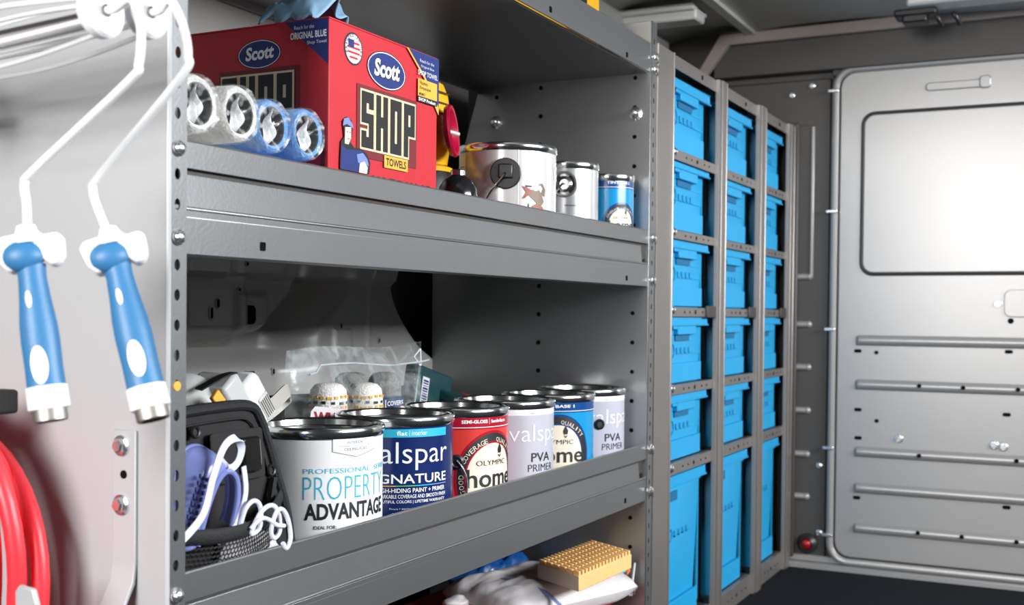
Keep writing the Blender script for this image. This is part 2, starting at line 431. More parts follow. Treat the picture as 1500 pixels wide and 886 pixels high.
# marker lamp low in the channel
t = thing('marker_lamp', (XB, .862, .078), 'round dark red marker lamp low on the channel beside the bin rack', 'lamp')
MB().lathe([(.034, 0), (.034, .012), (.020, .026), (.016, .02)], (XB, .862, .078), (-1, 0, 0), blackp, 24).build('bezel', t)
MB().lathe([(.018, .016), (.014, .024), (.008, .028), (0, .029)], (XB, .862, .078), (-1, 0, 0), lampred, 24).build('lens', t)
bolt(t, (XB-.001, .865, .033), (-1, 0, 0), .008)

# door in the bulkhead
d = MB(); d.prism(rrect(-.72, .772, .045, 1.645, .05), YZ(XB), -.014, .02, vanm)
door = structure(d.build('door_1', bevel=.005))
fr = MB(); fr.tube([(XB-.012, a, b_) for a, b_ in rrect(-.735, .787, .03, 1.655, .06, 8)], .012, vanm, 10, True); fr.build('door_seal', door)
for z in (1.586, 1.189, .799, .405, .115):
    MB().box(XB-.028, XB-.012, .776, .812, z-.006, z+.006, zinc).build('seal_clip', door, bevel=.003)
pn = MB(); pn.prism(rrect(-.5, .693, .985, 1.50, .035, 8), YZ(XB), -.019, -.010, vanm); pn.build('raised_panel', door, bevel=.003)
MB().tube([(XB-.0145, a, b_) for a, b_ in rrect(-.503, .697, .981, 1.504, .037, 8)], .0065, gasket, 8, True).build('panel_groove', door)
for z in (.762, .617, .396, .277, .145):
    r_ = MB(); n = 8
    r_.grid(lambda u, v: (XB-.013-.014*math.sin(math.pi*v)**.6*min(1, u*90+.001)**.5, .712-1.1*u, z-.016+.036*v), 100, 8, vanm)
    rb = r_.build('stamped_rib', door)
hl = MB()
def dhole(y, z, w_=.024, h_=.012): 
    MB().prism(rrect(y-w_/2, y+w_/2, z-h_/2, z+h_/2, h_*.45), YZ(XB-.0145), -.0004, .001, black).build('punched_hole', door)
for y, z in ((.704, .729), (.701, .536), (.699, .443), (.701, .246), (.247, .737), (.250, .541), (.246, .252)): dhole(y, z)
for y, z in ((.645, .725), (.641, .502)): dhole(y, z, .014, .012)
for y, z in ((.509, .622), (.377, .621), (.218, .621), (.506, .398), (.219, .400), (.506, .150), (.374, .150), (.215, .149)):
    MB().lathe([(0, 0), (.007, 0), (.007, .001), (0, .001)], (XB-.0285, y, z), (-1, 0, 0), black, 12).build('punched_hole', door)
for y, z in ((.57, .448), (.285, .444), (.258, .440)): bolt(door, (XB-.014, y, z), (-1, 0, 0), .012)
bolt(door, (XB-.014, .281, .886), (-1, 0, 0), .010)
la = MB().prism(rrect(.02, .262, .845, .93, .02), YZ(XB), -.02, -.012, vanm); la.build('latch_plate', door, bevel=.002)
MB().lathe([(0, 0), (.009, 0), (.009, .001), (0, .001)], (XB-.015, .243, .833), (-1, 0, 0), black, 12).build('punched_hole', door)
gr = MB().prism(rrect(.335, .505, 1.563, 1.59, .012), YZ(XB), -.019, -.012, vanm).prism(rrect(.31, .345, 1.56, 1.60, .012), YZ(XB), -.022, -.012, vanm); gr.build('stamped_badge', door, bevel=.004)
# dome bracket at the ceiling
t = thing('ceiling_clip', (3.66, .50, 1.757), 'dark folding clip on the roof bow above the bulkhead door', 'clip')
MB().box(3.61, 3.69, .44, .56, 1.735, 1.757, blackp).box(3.60, 3.66, .465, .535, 1.712, 1.737, blackp).build('clip_body', t, bevel=.006)
for y in (.45, .40): MB().tube(bez([(3.66, y, 1.745), (3.66, y-.01, 1.73), (3.68, y-.02, 1.712)], 5), .007, blackp).build('prong', t)

# ================================================================== SHELVING RACK
Y0 = .93; XL, XR = .99, 2.54
rk = thing('shelving_unit', (XL, Y0, 0), 'grey steel shelving unit carrying the paint cans on its tray shelves', 'shelving')
HZ = [.520+.0341*k for k in range(-15, 29)]
BZL = (.520, .42, 1.026, .926, 1.415, 1.449)   # bolt heights
def depth(z): return .58 if z < .95 else .58-.13*min(1, (z-.95)/.45)
for side, X in (('L', XL), ('R', XR)):
    m = MB(); s = 1
    # side sheet with tapered back edge
    poly = [(Y0, 0.0), (Y0+.58, 0.0), (Y0+.58, .95), (Y0+.45, 1.40), (Y0+.42, 1.52), (Y0, 1.52)]
    xs = X if side == 'L' else X+.0
    m.prism(poly, YZ(xs), -.0015, .0015, rack_lit if side == 'L' else rack)
    panel = m.build('end_panel', rk, bevel=.001)
    # perforated front flange
    f = MB(); wd = .0245 if side == 'L' else .034
    hs = [z for z in HZ if .02 < z < 1.50 and not any(abs(z-b_) < .009 for b_ in (.520, 1.026, .926))]
    perf(f, lambda a, b_, d_: (X+a, Y0-.001+d_, b_), wd, 0, 1.52, hs, rack, .0046 if side == 'L' else .0038, .0066, cx=.0095 if side == 'L' else .017)
    f.build('post_flange', rk)
    # return edge of the flange
    MB().box(X+wd-.002, X+wd, Y0, Y0+.012, 0, 1.52, rack).build('flange_return', rk)
    if side == 'L':
        MB().tube([(X-.0005, Y0+.0025, 0), (X-.0005, Y0+.0025, 1.52)], .0035, rack_lit, 10).build('folded_edge', rk)
    else:
        MB().box(X, X+.034, Y0, Y0+.30, 1.517, 1.52, rack).build('top_return', rk)
for z in (.520, 1.026, .926): bolt(rk, (XL+.0095, Y0-.002, z), (0, -1, 0), .0078, hexh=False)
for z in (1.440, 1.412, 1.020, .922, .529, .430): bolt(rk, (XR+.022, Y0-.002, z), (0, -1, 0), .0105, hexh=False)
# slot seen in one hole
MB().box(XL+.004, XL+.014, Y0+.001, Y0+.004, .959, .963, rack).build('slot_bar', rk)
# yellow dot sticker over one hole
MB().lathe([(0, 0), (.0055, 0), (.0055, .0012), (0, .0014)], (XL+.0095, Y0-.001, .758), (0, -1, 0), pryel, 18).build('yellow_sticker', rk)
# black-disc holes and carriage bolts through the right end panel (seen from inside the bays)
hb = MB()
for z in [.50+.0341*k*2 for k in range(0, 14)]:
    for y in (1.21,): hb.lathe([(0, 0), (.0055, 0), (.0055, .0012), (0, .0012)], (XR-.0016, y, z), (-1, 0, 0), black, 10)
for z in [.30+.0341*k*2 for k in range(0, 18)]:
    hb.lathe([(0, 0), (.005, 0), (.005, .0012), (0, .0012)], (XR-.0016, .968, z), (-1, 0, 0), black, 10)
for z in [1.10+.0341*k*2 for k in range(0, 5)]:
    hb.lathe([(0, 0), (.005, 0), (.005, .0012), (0, .0012)], (XR-.0016, 1.33, z), (-1, 0, 0), black, 10)
tag(hb.build('punched_holes', rk), None, None, kind='stuff')
for y, z in ((.965, 1.308), (1.330, 1.311)):
    mb = MB(); mb.lathe([(0, 0), (.016, 0), (.016, .002), (.010, .004), (.010, .012), (.006, .014), (.006, .026), (0, .027)], (XR-.0016, y, z), (-1, 0, 0), zinc, 16)
    mb.build('carriage_bolt', rk)
def tray(zl, zg, zb, zf, zc, holes, dep, top=False):
    """tray shelf: lip zg..zl, beam down to zb, tray floor zf, bead zc"""
    m = MB(); x0, x1 = XL+.0245, XR
    m.box(x0-.012, x1, Y0+.001, Y0+.004, zg, zl, rack)                                   # lip
    m.tube([(x0-.012, Y0+.0035, zl), (x1, Y0+.0035, zl)], .0025, rack, 8)                # hemmed top
    m.box(x0-.012, x1, Y0+.0095, Y0+.0105, zf-.003, zg+.001, vand)  # dark strip painting the shadow beneath the overhanging lip
    m.box(x0-.02, x1+.0, Y0+.012, Y0+dep, zf-.004, zf-.001, rack)                              # floor
    
    m.box(XL+.004, x1-.003, Y0+dep-.004, Y0+dep, zf-.02, zf+.03, rack)                    # back upstand
    sh = m.build('shelf_tray', rk, bevel=.0008)
    if not top:
        m = MB()
        # upper beam face slopes forward to the bead
        m.add([(x0-.012, Y0+.0075, zg-.007), (x1-.035, Y0+.0075, zg-.007), (x1-.035, Y0+.004, zc), (x0-.012, Y0+.004, zc)], [(0, 1, 2, 3)], rack)
        m.box(x0-.012, x1-.035, Y0+.0075, Y0+.0095, zg-.008, zg-.006, rack)
        m.tube([(x0-.012, Y0+.0035, zc), (x1-.0, Y0+.0035, zc)], .0028, rack, 8)
        m.tube([(x0-.012, Y0+.004, zc-.010), (x1-.0, Y0+.004, zc-.010)], .0022, rack, 8)
        m.box(x0-.012, x1, Y0+.002, Y0+.0045, zb, zc-.002, rack)
        m.box(x0-.012, x1, Y0+.002, Y0+.05, zb-.001, zb+.001, rack)
        m.build('shelf_beam', rk, bevel=.0006)
    for hx, hz in holes:
        MB().prism(rrect(hx-.0055, hx+.0055, hz-.0055, hz+.0055, .002), XZ(Y0+.0007 if top else Y0+.0018), -.0004, .0008, black).build('square_hole', sh)
tray(1.036, 1.006, .909, .973, .960, ((1.153, .924), (2.404, .923)), .50)
tray(.541, .508, .412, .478, .464, ((2.411, .429), (1.153, .429)), .565)
tray(1.467, 1.401, 1.40, 1.404, 1.40, ((1.991, 1.416), (2.388, 1.411), (1.55, 1.416)), .45, True)
tray(.12, .09, -.0, .06, .045, (), .57)

# ================================================================== BIN RACK
cols = ((2.689, 3.04), (3.110, 3.452), (3.530, 3.832))
rows = ((1.251, 1.426, 1.222), (1.054, 1.232, 1.029), (.864, 1.033, .838), (.672, .840, .645), (.480, .648, .448), (.062, .442, .0))
br = thing('bin_rack', (2.6, Y0, 0), 'tall brown-grey steel frame holding three columns of blue bins', 'rack')
posts = ((2.578, 2.689), (3.04, 3.110), (3.452, 3.530), (3.832, 3.905))
for i, (a, b_) in enumerate(posts):
    m = MB(); yo = Y0-.012 if i else Y0-.004
    zt = 1.476
    m.box(a, b_, yo, yo+.003, 0, zt, cabm)
    m.box(a, a+.003, yo, yo+.012, 0, zt, cabm); m.box(b_-.003, b_, yo, yo+.020, 0, zt, cabm)
    if i: m.box(a+.018, b_-.018, yo-.004, yo, 0, zt, cabm)
    m.tube([(b_-.003, yo, 0), (b_-.003, yo, zt)], .004, cabm, 8)
    m.build('rack_post', br, bevel=.002)
for x in (2.578, 3.06, 3.47, 3.88):
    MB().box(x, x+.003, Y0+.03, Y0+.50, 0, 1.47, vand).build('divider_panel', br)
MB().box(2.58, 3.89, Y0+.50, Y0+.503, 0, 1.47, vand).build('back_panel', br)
MB().box(2.58, 3.89, Y0+.002, Y0+.50, 1.47, 1.473, cabm).build('top_panel', br)
for ci, (a, b_) in enumerate(cols):
    m = MB().box(a, b_, Y0-.003, Y0, 1.442, 1.474, cabm)
    m.build('top_rail', br, bevel=.001)
    MB().lathe([(0, 0), (.006, 0), (.006, .001), (0, .001)], ((a+b_)/2+.05, Y0-.0035, 1.457), (0, -1, 0), black, 10).build('rail_hole', br)
    for ri, (zb, zt, zr) in enumerate(rows):
        z0, z1 = zr, zb-.003
        m = MB().box(a, b_, Y0-.003, Y0, z0, z1, cabm).box(a, b_, Y0, Y0+.012, z1-.002, z1, cabm)
        rl = m.build('shelf_rail', br, bevel=.0012)
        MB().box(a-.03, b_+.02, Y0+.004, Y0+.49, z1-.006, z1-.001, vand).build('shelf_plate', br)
        hm = MB(); L = b_-a
        for q, rr in ((.30, .0028), (.42, .0028), (.55, .0052), (.72, .0028), (.84, .0028)):
            hm.lathe([(0, 0), (rr, 0), (rr, .0008), (0, .0008)], (a+L*q, Y0-.0032, (z0+z1)/2), (0, -1, 0), black, 10)
        tag(hm.build('rail_holes', rl), None, None, kind='stuff')
        if ri < 5 and ci < 2: bolt(br, (a+.012, Y0-.004, (z0+z1)/2+.004), (0, -1, 0), .0095, hexh=False)
        if ri == 2: MB().box(b_-.075, b_, Y0-.010, Y0-.003, z0-.002, z1+.006, vand).build('rail_clip', br, bevel=.002)

def make_bin(tall):
    z1 = .172 if not tall else .380; W = .30; D = .40
    o = thing('storage_bin', (0, 0, 0), '', '')
    m = MB(); z_r = z1-.024; t_ = .012 if not tall else .022
    def ring(z, inset): return [(inset, inset*.4, z), (W-inset, inset*.4, z), (W-inset, D-inset, z), (inset, D-inset, z)]
    v = ring(0, t_)+ring(z1-.006, 0)
    v = [(x+.006 if x < W/2 else x-.022, y+.012, z) for x, y, z in v]
    m.add(v, [(0, 1, 5, 4), (1, 2, 6, 5), (2, 3, 7, 6), (3, 0, 4, 7), (0, 1, 2, 3)], bin_b)
    zi = .05 if not tall else .06
    m.add([(.02, .014, zi), (W-.028, .014, zi), (W-.028, .010, zi-.002), (.02, .010, zi-.002)], [(0, 1, 2, 3)], bin_b)
    m.box(.018 if not tall else .026, W-.032 if not tall else W-.042, .007, .014, .004, zi, bin_b)        # thicker foot band
    if not tall:
        for k in range(2): m.box(.018, W-.03, .0125, .0145, .075+.032*k, .0775+.032*k, bin_b)
    m.build('bin_body', o, bevel=.002, solid=.003)
    m = MB(); m.box(0, W, 0, .016, z_r, z1, bin_b); m.box(0, W, D-.016, D, z_r, z1, bin_b); m.box(0, .012, 0, D, z_r, z1, bin_b); m.box(W-.012, W, 0, D, z_r, z1, bin_b)
    m.box(0, W, -.004, .002, z_r-.002, z_r+.003, bin_b)
    m.build('bin_rim', o, bevel=.002)
    if not tall:
        m = MB(); m.box(W*.28, W*.70, -.001, .016, z_r-.024, z_r, bin_b); m.box(W*.18, W*.30, -.001, .012, z_r-.010, z_r, bin_b); m.build('grip_flange', o, bevel=.002)
        MB().box(W*.30, W*.62, .0085, .0125, z_r-.040, z_r-.024, binshade).build('grip_shadow', o)  # shadow below the grip, laid on as a darker block
    else:
        MB().box(W*.20, W*.38, .008, .0145, z_r-.042, z_r-.018, binshade).build('grip_slot', o)  # darker block paints the shade inside the hand slot
        MB().box(.01, W-.03, .004, .016, z_r-.008, z_r, bin_b).build('grip_flange', o)
    m = MB()   # side fins
    m.box(W-.020, W-.016, .03, .034, .01, z_r, bin_b); m.box(W-.020, W-.012, .015, .02, .01 if not tall else .02, z_r, bin_b)
    m.build('corner_fin', o)
    # raised moulder's mark, too faint to read
    mk = MB(); cz_ = z1*.48 if not tall else z1*.60; y = .0112
    ringp = ellp(.075, cz_, .014, .018, 18); mk.tube([(a, y, b_) for a, b_ in ringp], .0013, bin_d, 5, True)
    for k in range(4): mk.box(.105+.028*k, .124+.028*k, y-.001, y+.001, cz_-.008, cz_-.005, bin_d).box(.105+.028*k, .108+.028*k, y-.001, y+.001, cz_-.008, cz_+.008, bin_d)
    mk.build('moulded_mark', o)
    return o
protos = {False: make_bin(False), True: make_bin(True)}; used = set()
rown = ['top', 'second', 'third', 'fourth', 'fifth', 'bottom']; coln = ['nearest', 'middle', 'farthest']
for ci, (a, b_) in enumerate(cols):
    for ri, (zb, zt, zr) in enumerate(rows):
        tall = ri == 5; p = protos[tall]; loc = (a-.012 if ci == 0 else a-.008, Y0+.006, zb-.002)
        if tall in used: o = copy_tree(p, None, loc)
        else: o = p; o.location = loc; used.add(tall)
        sx = (b_-a-.012)/.30
        o.scale = (sx, 1, (zt-zb+.002)/(.380 if tall else .172))
        tag(o, ('tall sky-blue plastic bin on the floor row of the %s column' % coln[ci]) if tall else
            'sky-blue plastic bin on the %s row of the %s column of the bin rack' % (rown[ri], coln[ci]), 'bin', 'blue bins in the bin rack')

# ================================================================== PAINT CANS
FL = .4785   # middle tray floor
def gallon(name, cx, cy, label, h0, h1, bodymats, group='gallon paint cans on the middle shelf', r=.097, ear=False):
    """bodymats: [(z_from, z_to, material), ...] from the bottom up"""
    t = thing(name, (cx, cy, h0), label, 'paint can', group)
    m = MB(); prof = [(r, h0+.004)]; mm = []
    for z0, z1, q in bodymats: prof.append((r, z1)); mm.append(q)
    m.lathe(prof, (cx, cy, 0), (0, 0, 1), None, 56, mm); m.build('can_body', t)
    m = MB(); m.lathe([(r*.99, h0+.005), (r*1.015, h0+.004), (r*1.015, h0), (r*.97, h0), (r*.96, h0+.003), (0, h0+.003)], (cx, cy, 0), (0, 0, 1), steel, 56)
    m.build('bottom_rim', t)
    m = MB(); m.lathe([(r*.995, h1-.016), (r*1.02, h1-.013), (r*1.03, h1-.008), (r*1.03, h1-.003), (r*1.01, h1), (r*.97, h1-.001), (r*.955, h1-.006)], (cx, cy, 0), (0, 0, 1), steel, 56)
    m.build('top_rim', t)
    m = MB(); m.lathe([(r*.955, h1-.006), (r*.93, h1-.001), (r*.90, h1+.0005), (r*.87, h1-.002), (r*.85, h1-.010), (r*.82, h1-.011), (r*.55, h1-.010), (0, h1-.010)], (cx, cy, 0), (0, 0, 1), steel, 56)
    m.build('lid', t)
    return t
def handle_ear(t, cx, cy, r, ang, z, mat_=None, drop=.11, side=1, rr=.012, wr=.0016):
    fn = canfn(cx, cy, r); s = ang
    p = Vector(fn(s, z, 0)); n = (p - Vector((cx, cy, z))).normalized()
    e = MB().lathe([(rr, -.001), (rr, .003), (rr*.7, .006), (rr*.5, .004), (0, .004)], p, n, mat_ or steeld, 20).build('handle_ear', t)
    return p, n

# 1 white contractor paint
c1 = (1.425, 1.045); r = .097
t = gallon('paint_can', *c1, 'white gallon paint can reading PROPERTY ADVANTAGE, beside the black mesh pouch', FL, .676, [(0, .66, lab_white)])
P = Print(canfn(*c1, r), .004)
P.text('PROFESSIONAL  SERIES', -.021, .138, .6125, .6195, prcyan)
P.text('PROPERTY', -.021, .124, .575, .608, prcyan, -.018)
P.text('ADVANTAGE', -.019, .124, .546, .570, prblack, .03)
P.poly([(.020, .660), (.096, .660), (.096, .643), (.058, .634), (.020, .643)], prgrey)
P.poly([(.0212, .661), (.0948, .661), (.0948, .6438), (.058, .6352), (.0212, .6438)], lab_white)
P.text('INTERIOR', .043, .070, .6535, .6575, prblack); P.line(.030, .6505, .086, .6505, .0006, prgrey)
P.text('CEILING FLAT', .038, .078, .6440, .6482, prblack)
P.text('IDEAL FOR:', -.006, .027, .533, .538, prblack, .01)
P.text('+ PROPERTY MAINTENANCE', -.006, .068, .520, .5255, prgrey); P.text('+ NEW CONSTRUCTION', -.006, .055, .508, .5132, prgrey)
P.line(.074, .50, .074, .540, .0006, prgrey); P.text('INTERIOR LATEX', .080, .115, .534, .5385, prgrey)
P.line(.080, .530, .125, .530, .0005, prgrey); P.line(.080, .524, .125, .524, .0005, prgrey); P.line(.080, .518, .120, .518, .0005, prgrey)
P.build(t)

# 2 navy signature
c2 = (1.639, 1.045)
t = gallon('paint_can', *c2, 'navy blue gallon paint can with white lettering SIGNATURE under a cyan band', FL, .676, [(0, .66, lab_navy)])
P = Print(canfn(*c2, r), .004)
P.rect(-.05, .098, .6445, .6575, prcyan)
P.text('flat', .003, .020, .6475, .6545, prwhite, .02); P.line(.0235, .6465, .0235, .6555, .0007, prwhite); P.text('interior', .027, .054, .6475, .6545, prwhite)
P.text('valspar', -.048, .101, .592, .637, prwhite, -.004)
P.text('SIGNATURE', -.046, .098, .571, .586, prwhite, .012)
for k, cc in enumerate((prred, pryel, mat('print_green', (.1, .5, .12), .4), prcyan, prpale)): P.rect(-.062+.032*k, -.030+.032*k, .5665, .568, cc)
P.text('HIGH-HIDING PAINT + PRIMER', -.030, .094, .5565, .5635, prwhite, .012)
P.text('REMARKABLE COVERAGE AND SMOOTH FINISH', -.032, .096, .5475, .5535, prwhite, .006)
P.text('BEAUTIFUL COLORS | LIFETIME WARRANTY', -.030, .094, .5385, .5445, prwhite, .006)
P.text('Pintura + imprimador de alto cubrimiento', -.008, .074, .5285, .5325, prlgrey); P.text('Cobertura inigualable y acabado suave', -.004, .072, .5205, .5245, prlgrey); P.text('Hermosos colores', -.008, .040, .5125, .5165, prlgrey)
P.build(t)

def olympic(cx, cy, bodyc, bandc, label, band_text, s_c, group, r=.097, h0=FL, h1=.676, arcm=None, handle=False):
    kk = r/.097; hh = (h1-h0)
    zb = h1-hh*.16
    t = gallon('paint_can', cx, cy, label, h0, h1, [(0, zb-.004, bodyc), (0, zb, bandc), (0, h1-.014, bandc)], group, r)
    P = Print(canfn(cx, cy, r), .004, h0+.006)
    P.rect(-.11*kk, .14*kk, zb-.0012, zb, prwhite)
    a, b_ = band_text; P.text(a, s_c-.064*kk, s_c-.014*kk, zb+.0065, zb+.0125, prwhite, .03); P.line(s_c-.010*kk, zb+.0045, s_c-.010*kk, zb+.0145, .0006, prwhite); P.text(b_, s_c-.006*kk, s_c+.036*kk, zb+.0065, zb+.0125, prwhite, .02)
    zc = h0+hh*.375; ra = .070*kk
    P.poly(ellp(s_c, zc, ra+.006, (ra+.006)*1.12, 48), bandc); P.poly(ellp(s_c, zc, ra+.002, (ra+.002)*1.12, 48), prblack)
    P.poly(ellp(s_c, zc, ra*.80+.003, (ra*.80+.003)*1.12, 48), bandc)
    P.poly(ellp(s_c, zc, ra*.80, ra*.80*1.12, 48), lab_cream)
    P.arc('COVERAGE', s_c, zc, ra*.90*1.08, 152, 105, .0085*kk, .0072*kk, lab_cream, .0)
    P.arc('QUALITY', s_c, zc, ra*.90*1.09, 82, 38, .0085*kk, .0072*kk, lab_cream, .0)
    P.arc('GOOD', s_c, zc, ra*.90*1.02, 200, 175, .0085*kk, .0072*kk, lab_cream, .0)
    P.text('OLYMPIC', s_c-.037*kk, s_c+.034*kk, zc+.024*kk, zc+.033*kk, prblack, -.004)
    # torch drawn above the P
    q = s_c+.016*kk; P.poly([(q-.004*kk, zc+.040*kk), (q+.004*kk, zc+.040*kk), (q+.0025*kk, zc+.043*kk), (q+.0012*kk, zc+.037*kk), (q-.0012*kk, zc+.037*kk), (q-.0025*kk, zc+.043*kk)], prblack)
    P.poly([(q-.004*kk, zc+.044*kk), (q-.0055*kk, zc+.051*kk), (q, zc+.062*kk), (q+.0055*kk, zc+.051*kk), (q+.004*kk, zc+.044*kk)], prblack)
    P.text('home', s_c-.055*kk, s_c+.058*kk, zc-.014*kk, zc+.0185*kk, prblack, .012)
    P.build(t)
    return t
c3 = (1.831, 1.040)
t = olympic(*c3, lab_red, lab_crim, 'red gallon paint can with SEMI-GLOSS band and round cream badge reading home', ('SEMI-GLOSS', 'Semibrillante'), .076, None)
t['group'] = 'gallon paint cans on the middle shelf'
p, n = handle_ear(t, *c3, r, .004, .585, blackp, rr=.013)
f3 = canfn(*c3, r); hp = [f3(.004, .588, .006), f3(.012, .578, .007), f3(.019, .562, .007), f3(.022, .542, .006), f3(.018, .520, .006), f3(.006, .505, .006), f3(-.03, .492, .006)]
MB().tube(bez(hp, 6), .0016, zinc, 8).build('wire_handle', t)

def pva(cx, cy, label):
    t = gallon('paint_can', cx, cy, label, FL, .676, [(0, .650, lab_lil), (0, .661, lab_white)], 'gallon paint cans on the middle shelf')
    P = Print(canfn(cx, cy, r), .004)
    P.text('latex', .052, .064, .652, .656, prgrey); P.text('interior', .068, .100, .652, .656, prlgrey)
    P.text('valspar', .008, .158, .590, .632, prwhite, -.012)
    P.text('PVA', .054, .106, .561, .578, prblack, .012); P.text('PRIMER', .047, .118, .5425, .556, prblack, -.004)
    P.text('drywall primer', .050, .104, .530, .535, prlgrey)
    P.build(t); return t
pva(2.030, 1.040, 'lilac-white PVA PRIMER gallon can between the red can and the blue can')
olympic(2.232, 1.040, lab_blue, lab_dblue, 'bright blue gallon paint can with cream badge reading home, second from the right end', ('FLAT | Mate', 'BASE 1'), .021, 'gallon paint cans on the middle shelf')
t = pva(2.436, 1.050, 'lilac-white PVA PRIMER gallon can at the right end of the middle shelf')
handle_ear(t, 2.436, 1.050, r, .040, .600, blackp, rr=.012)

# ---- top tray cans
F2 = .9735
cg = (2.072, 1.060)
t = gallon('paint_can', *cg, 'silver-labelled gallon can with spray gun picture and black round handle ear', F2, 1.172, [(0, 1.158, lab_silver)], 'cans on the top tray', r=.097)
P = Print(canfn(*cg, r), .004)
P.rect(-.130, -.098, 1.03, 1.150, prwhite)
for k in range(9): P.rect(-.126, -.102, 1.060+.0085*k, 1.062+.0085*k, prgrey)
P.rect(-.096, -.0945, .99, 1.157, prlgrey); P.rect(.020, .0215, .99, 1.157, prwhite)
for k in range(5): P.rect(-.060, .012, 1.045+.0055*k-.015, 1.0465+.0055*k-.015, prgrey)
P.text('va', .112, .150, 1.105, 1.135, prwhite)
gun = mat('print_tan', (.16, .11, .07), .5); gunr = mat('print_rust', (.26, .06, .03), .5)
P.poly([(.034, 1.076), (.050, 1.083), (.056, 1.080), (.066, 1.082), (.072, 1.074), (.078, 1.060), (.070, 1.050), (.060, 1.056), (.052, 1.062), (.046, 1.066)], gun)
P.poly([(.070, 1.074), (.076, 1.086), (.070, 1.092), (.064, 1.088), (.066, 1.094), (.074, 1.095), (.082, 1.084), (.080, 1.070)], gun)
P.poly([(.028, 1.088), (.044, 1.084), (.050, 1.076), (.044, 1.072), (.034, 1.064), (.029, 1.064), (.036, 1.076)], gunr)
P.poly([(.048, 1.050), (.060, 1.056), (.074, 1.050), (.088, 1.030), (.060, 1.022), (.050, 1.030)], gunr)
P.poly([(.040, 1.055), (.043, 1.055), (.043, 1.03), (.040, 1.03)], prblack)
P.poly([(.034, 1.090), (.050, 1.090), (.048, 1.086), (.036, 1.086)], prblack)
P.build(t)
fg = canfn(*cg, r); pz = 1.111
pc_ = Vector(fg(-.004, pz, 0)); nn = (pc_-Vector((cg[0], cg[1], pz))).normalized()
e = MB().lathe([(.030, -.004), (.030, .003), (.028, .005), (0, .005)], pc_, nn, blackp, 28).build('handle_ear', t)
u_ = Vector((0, 0, 1)).cross(nn).normalized()
MB().obox(pc_+nn*.006+Vector((0, 0, .004)), u_*.014, Vector((0, 0, .014)), nn*.005, blackp).build('ear_boss', e, bevel=.003)
a0 = pc_+nn*.014
MB().tube(bez([a0, a0-u_*.004+Vector((0, 0, -.006))-nn*.002, fg(-.030, 1.075, .010), fg(-.046, 1.048, .007), fg(-.06, 1.02, .006)], 6), .0024, steel, 8).build('wire_handle', t)
cq = (2.300, 1.030); rq = .066
t = gallon('quart_can', *cq, 'small plain silver quart can with a pale wrap and round metal handle ear', F2, 1.165, [(0, 1.154, lab_tin)], 'cans on the top tray', r=rq)
P = Print(canfn(*cq, rq), .003)
P.text('FINISH', -.006, .018, 1.070, 1.073, prblack, .02)
for k in range(5): P.rect(-.016, .0, 1.030+.006*k, 1.0315+.006*k, prlgrey); P.rect(.014, .030, 1.030+.006*k, 1.0315+.006*k, prlgrey)
P.build(t)
fq = canfn(*cq, rq); pz = 1.116; pc_ = Vector(fq(-.007, pz, 0)); nn = (pc_-Vector((cq[0], cq[1], pz))).normalized(); u_ = Vector((0, 0, 1)).cross(nn)
m = MB().lathe([(.028, -.003), (.028, .002), (.0265, .004), (.024, .003), (.022, -.001)], pc_, nn, steeld, 28).lathe([(.022, -.001), (.012, 0)], pc_, nn, blackp, 28).lathe([(.017, -.001), (.017, .003), (.011, .006), (.010, .002), (0, .002)], pc_, nn, steel, 24)
e = m.build('handle_ear', t)
a0 = pc_+nn*.008
MB().tube(bez([a0, a0-u_*.005, fq(-.026, 1.095, .008), fq(-.042, 1.075, .006), fq(-.055, 1.05, .006)], 6), .0018, steel, 8).build('wire_handle', t)
t = olympic(2.466, 1.00, lab_blue, lab_dblue, 'small blue can with cream badge reading home, beside the plain silver can', ('TINT', 'BASE 2'), .030, 'cans on the top tray', r=.055, h0=F2, h1=1.157)

# ================================================================== CARTON
bx0, bx1, by0, by1, bz0, bz1 = 1.363, 1.666, .985, 1.275, F2, 1.262
t = thing('towel_carton', (bx0, by0, bz0), 'red cardboard carton printed SHOP TOWELS on the top tray', 'carton')
MB().box(bx0, bx1, by0, by1, bz0, bz1, redbox).build('carton_body', t, bevel=.0015)
MB().box(bx0, bx1, by0, by0+.14, bz1, bz1+.002, redbox).box(bx0, bx1, by0+.142, by1, bz1, bz1+.002, redbox).build('top_flap', t)
P = Print(lambda a, b, off: (a, by0-off, b))
# brand oval
def oval(P, cx, cz, rx, rz, flip=1, sl=0):
    P.poly(ellp(cx, cz, rx, rz), prblack); P.poly(ellp(cx, cz, rx*.97, rz*.95), prwhite); P.poly(ellp(cx, cz, rx*.94, rz*.9), prblue)
    w_ = rx*1.30*flip
    P.text('Scott', cx-w_*.5+.002, cx+w_*.5+.002, cz-rz*.42-.001, cz+rz*.52-.001, prblack, .05, .12*flip, .03*flip)
    P.text('Scott', cx-w_*.5, cx+w_*.5, cz-rz*.42, cz+rz*.52, prwhite, .035, .12*flip, .03*flip)
P.poly(ellp(1.423, 1.230, .0240, .0240), prblack); P.arc('PRINTED IN USA', 1.423, 1.230, .0192, 200, -20, .0040, .0036, prblack, .0); P.poly(ellp(1.423, 1.230, .0215, .0215), prlgrey); P.poly(ellp(1.423, 1.230, .0165, .0165), prwhite)
for k in range(4):
    zz = 1.217+.0072*k; hw = math.sqrt(max(0, .0165**2-(zz-1.230)**2)); P.rect(1.423-hw, 1.423+hw, zz-.0016, zz+.0016, prred)
P.rect(1.409, 1.424, 1.2315, 1.243, prblue)
P.rect(1.432, 1.600, 1.074, 1.182, redbox2)
oval(P, 1.512, 1.214, .054, .029)
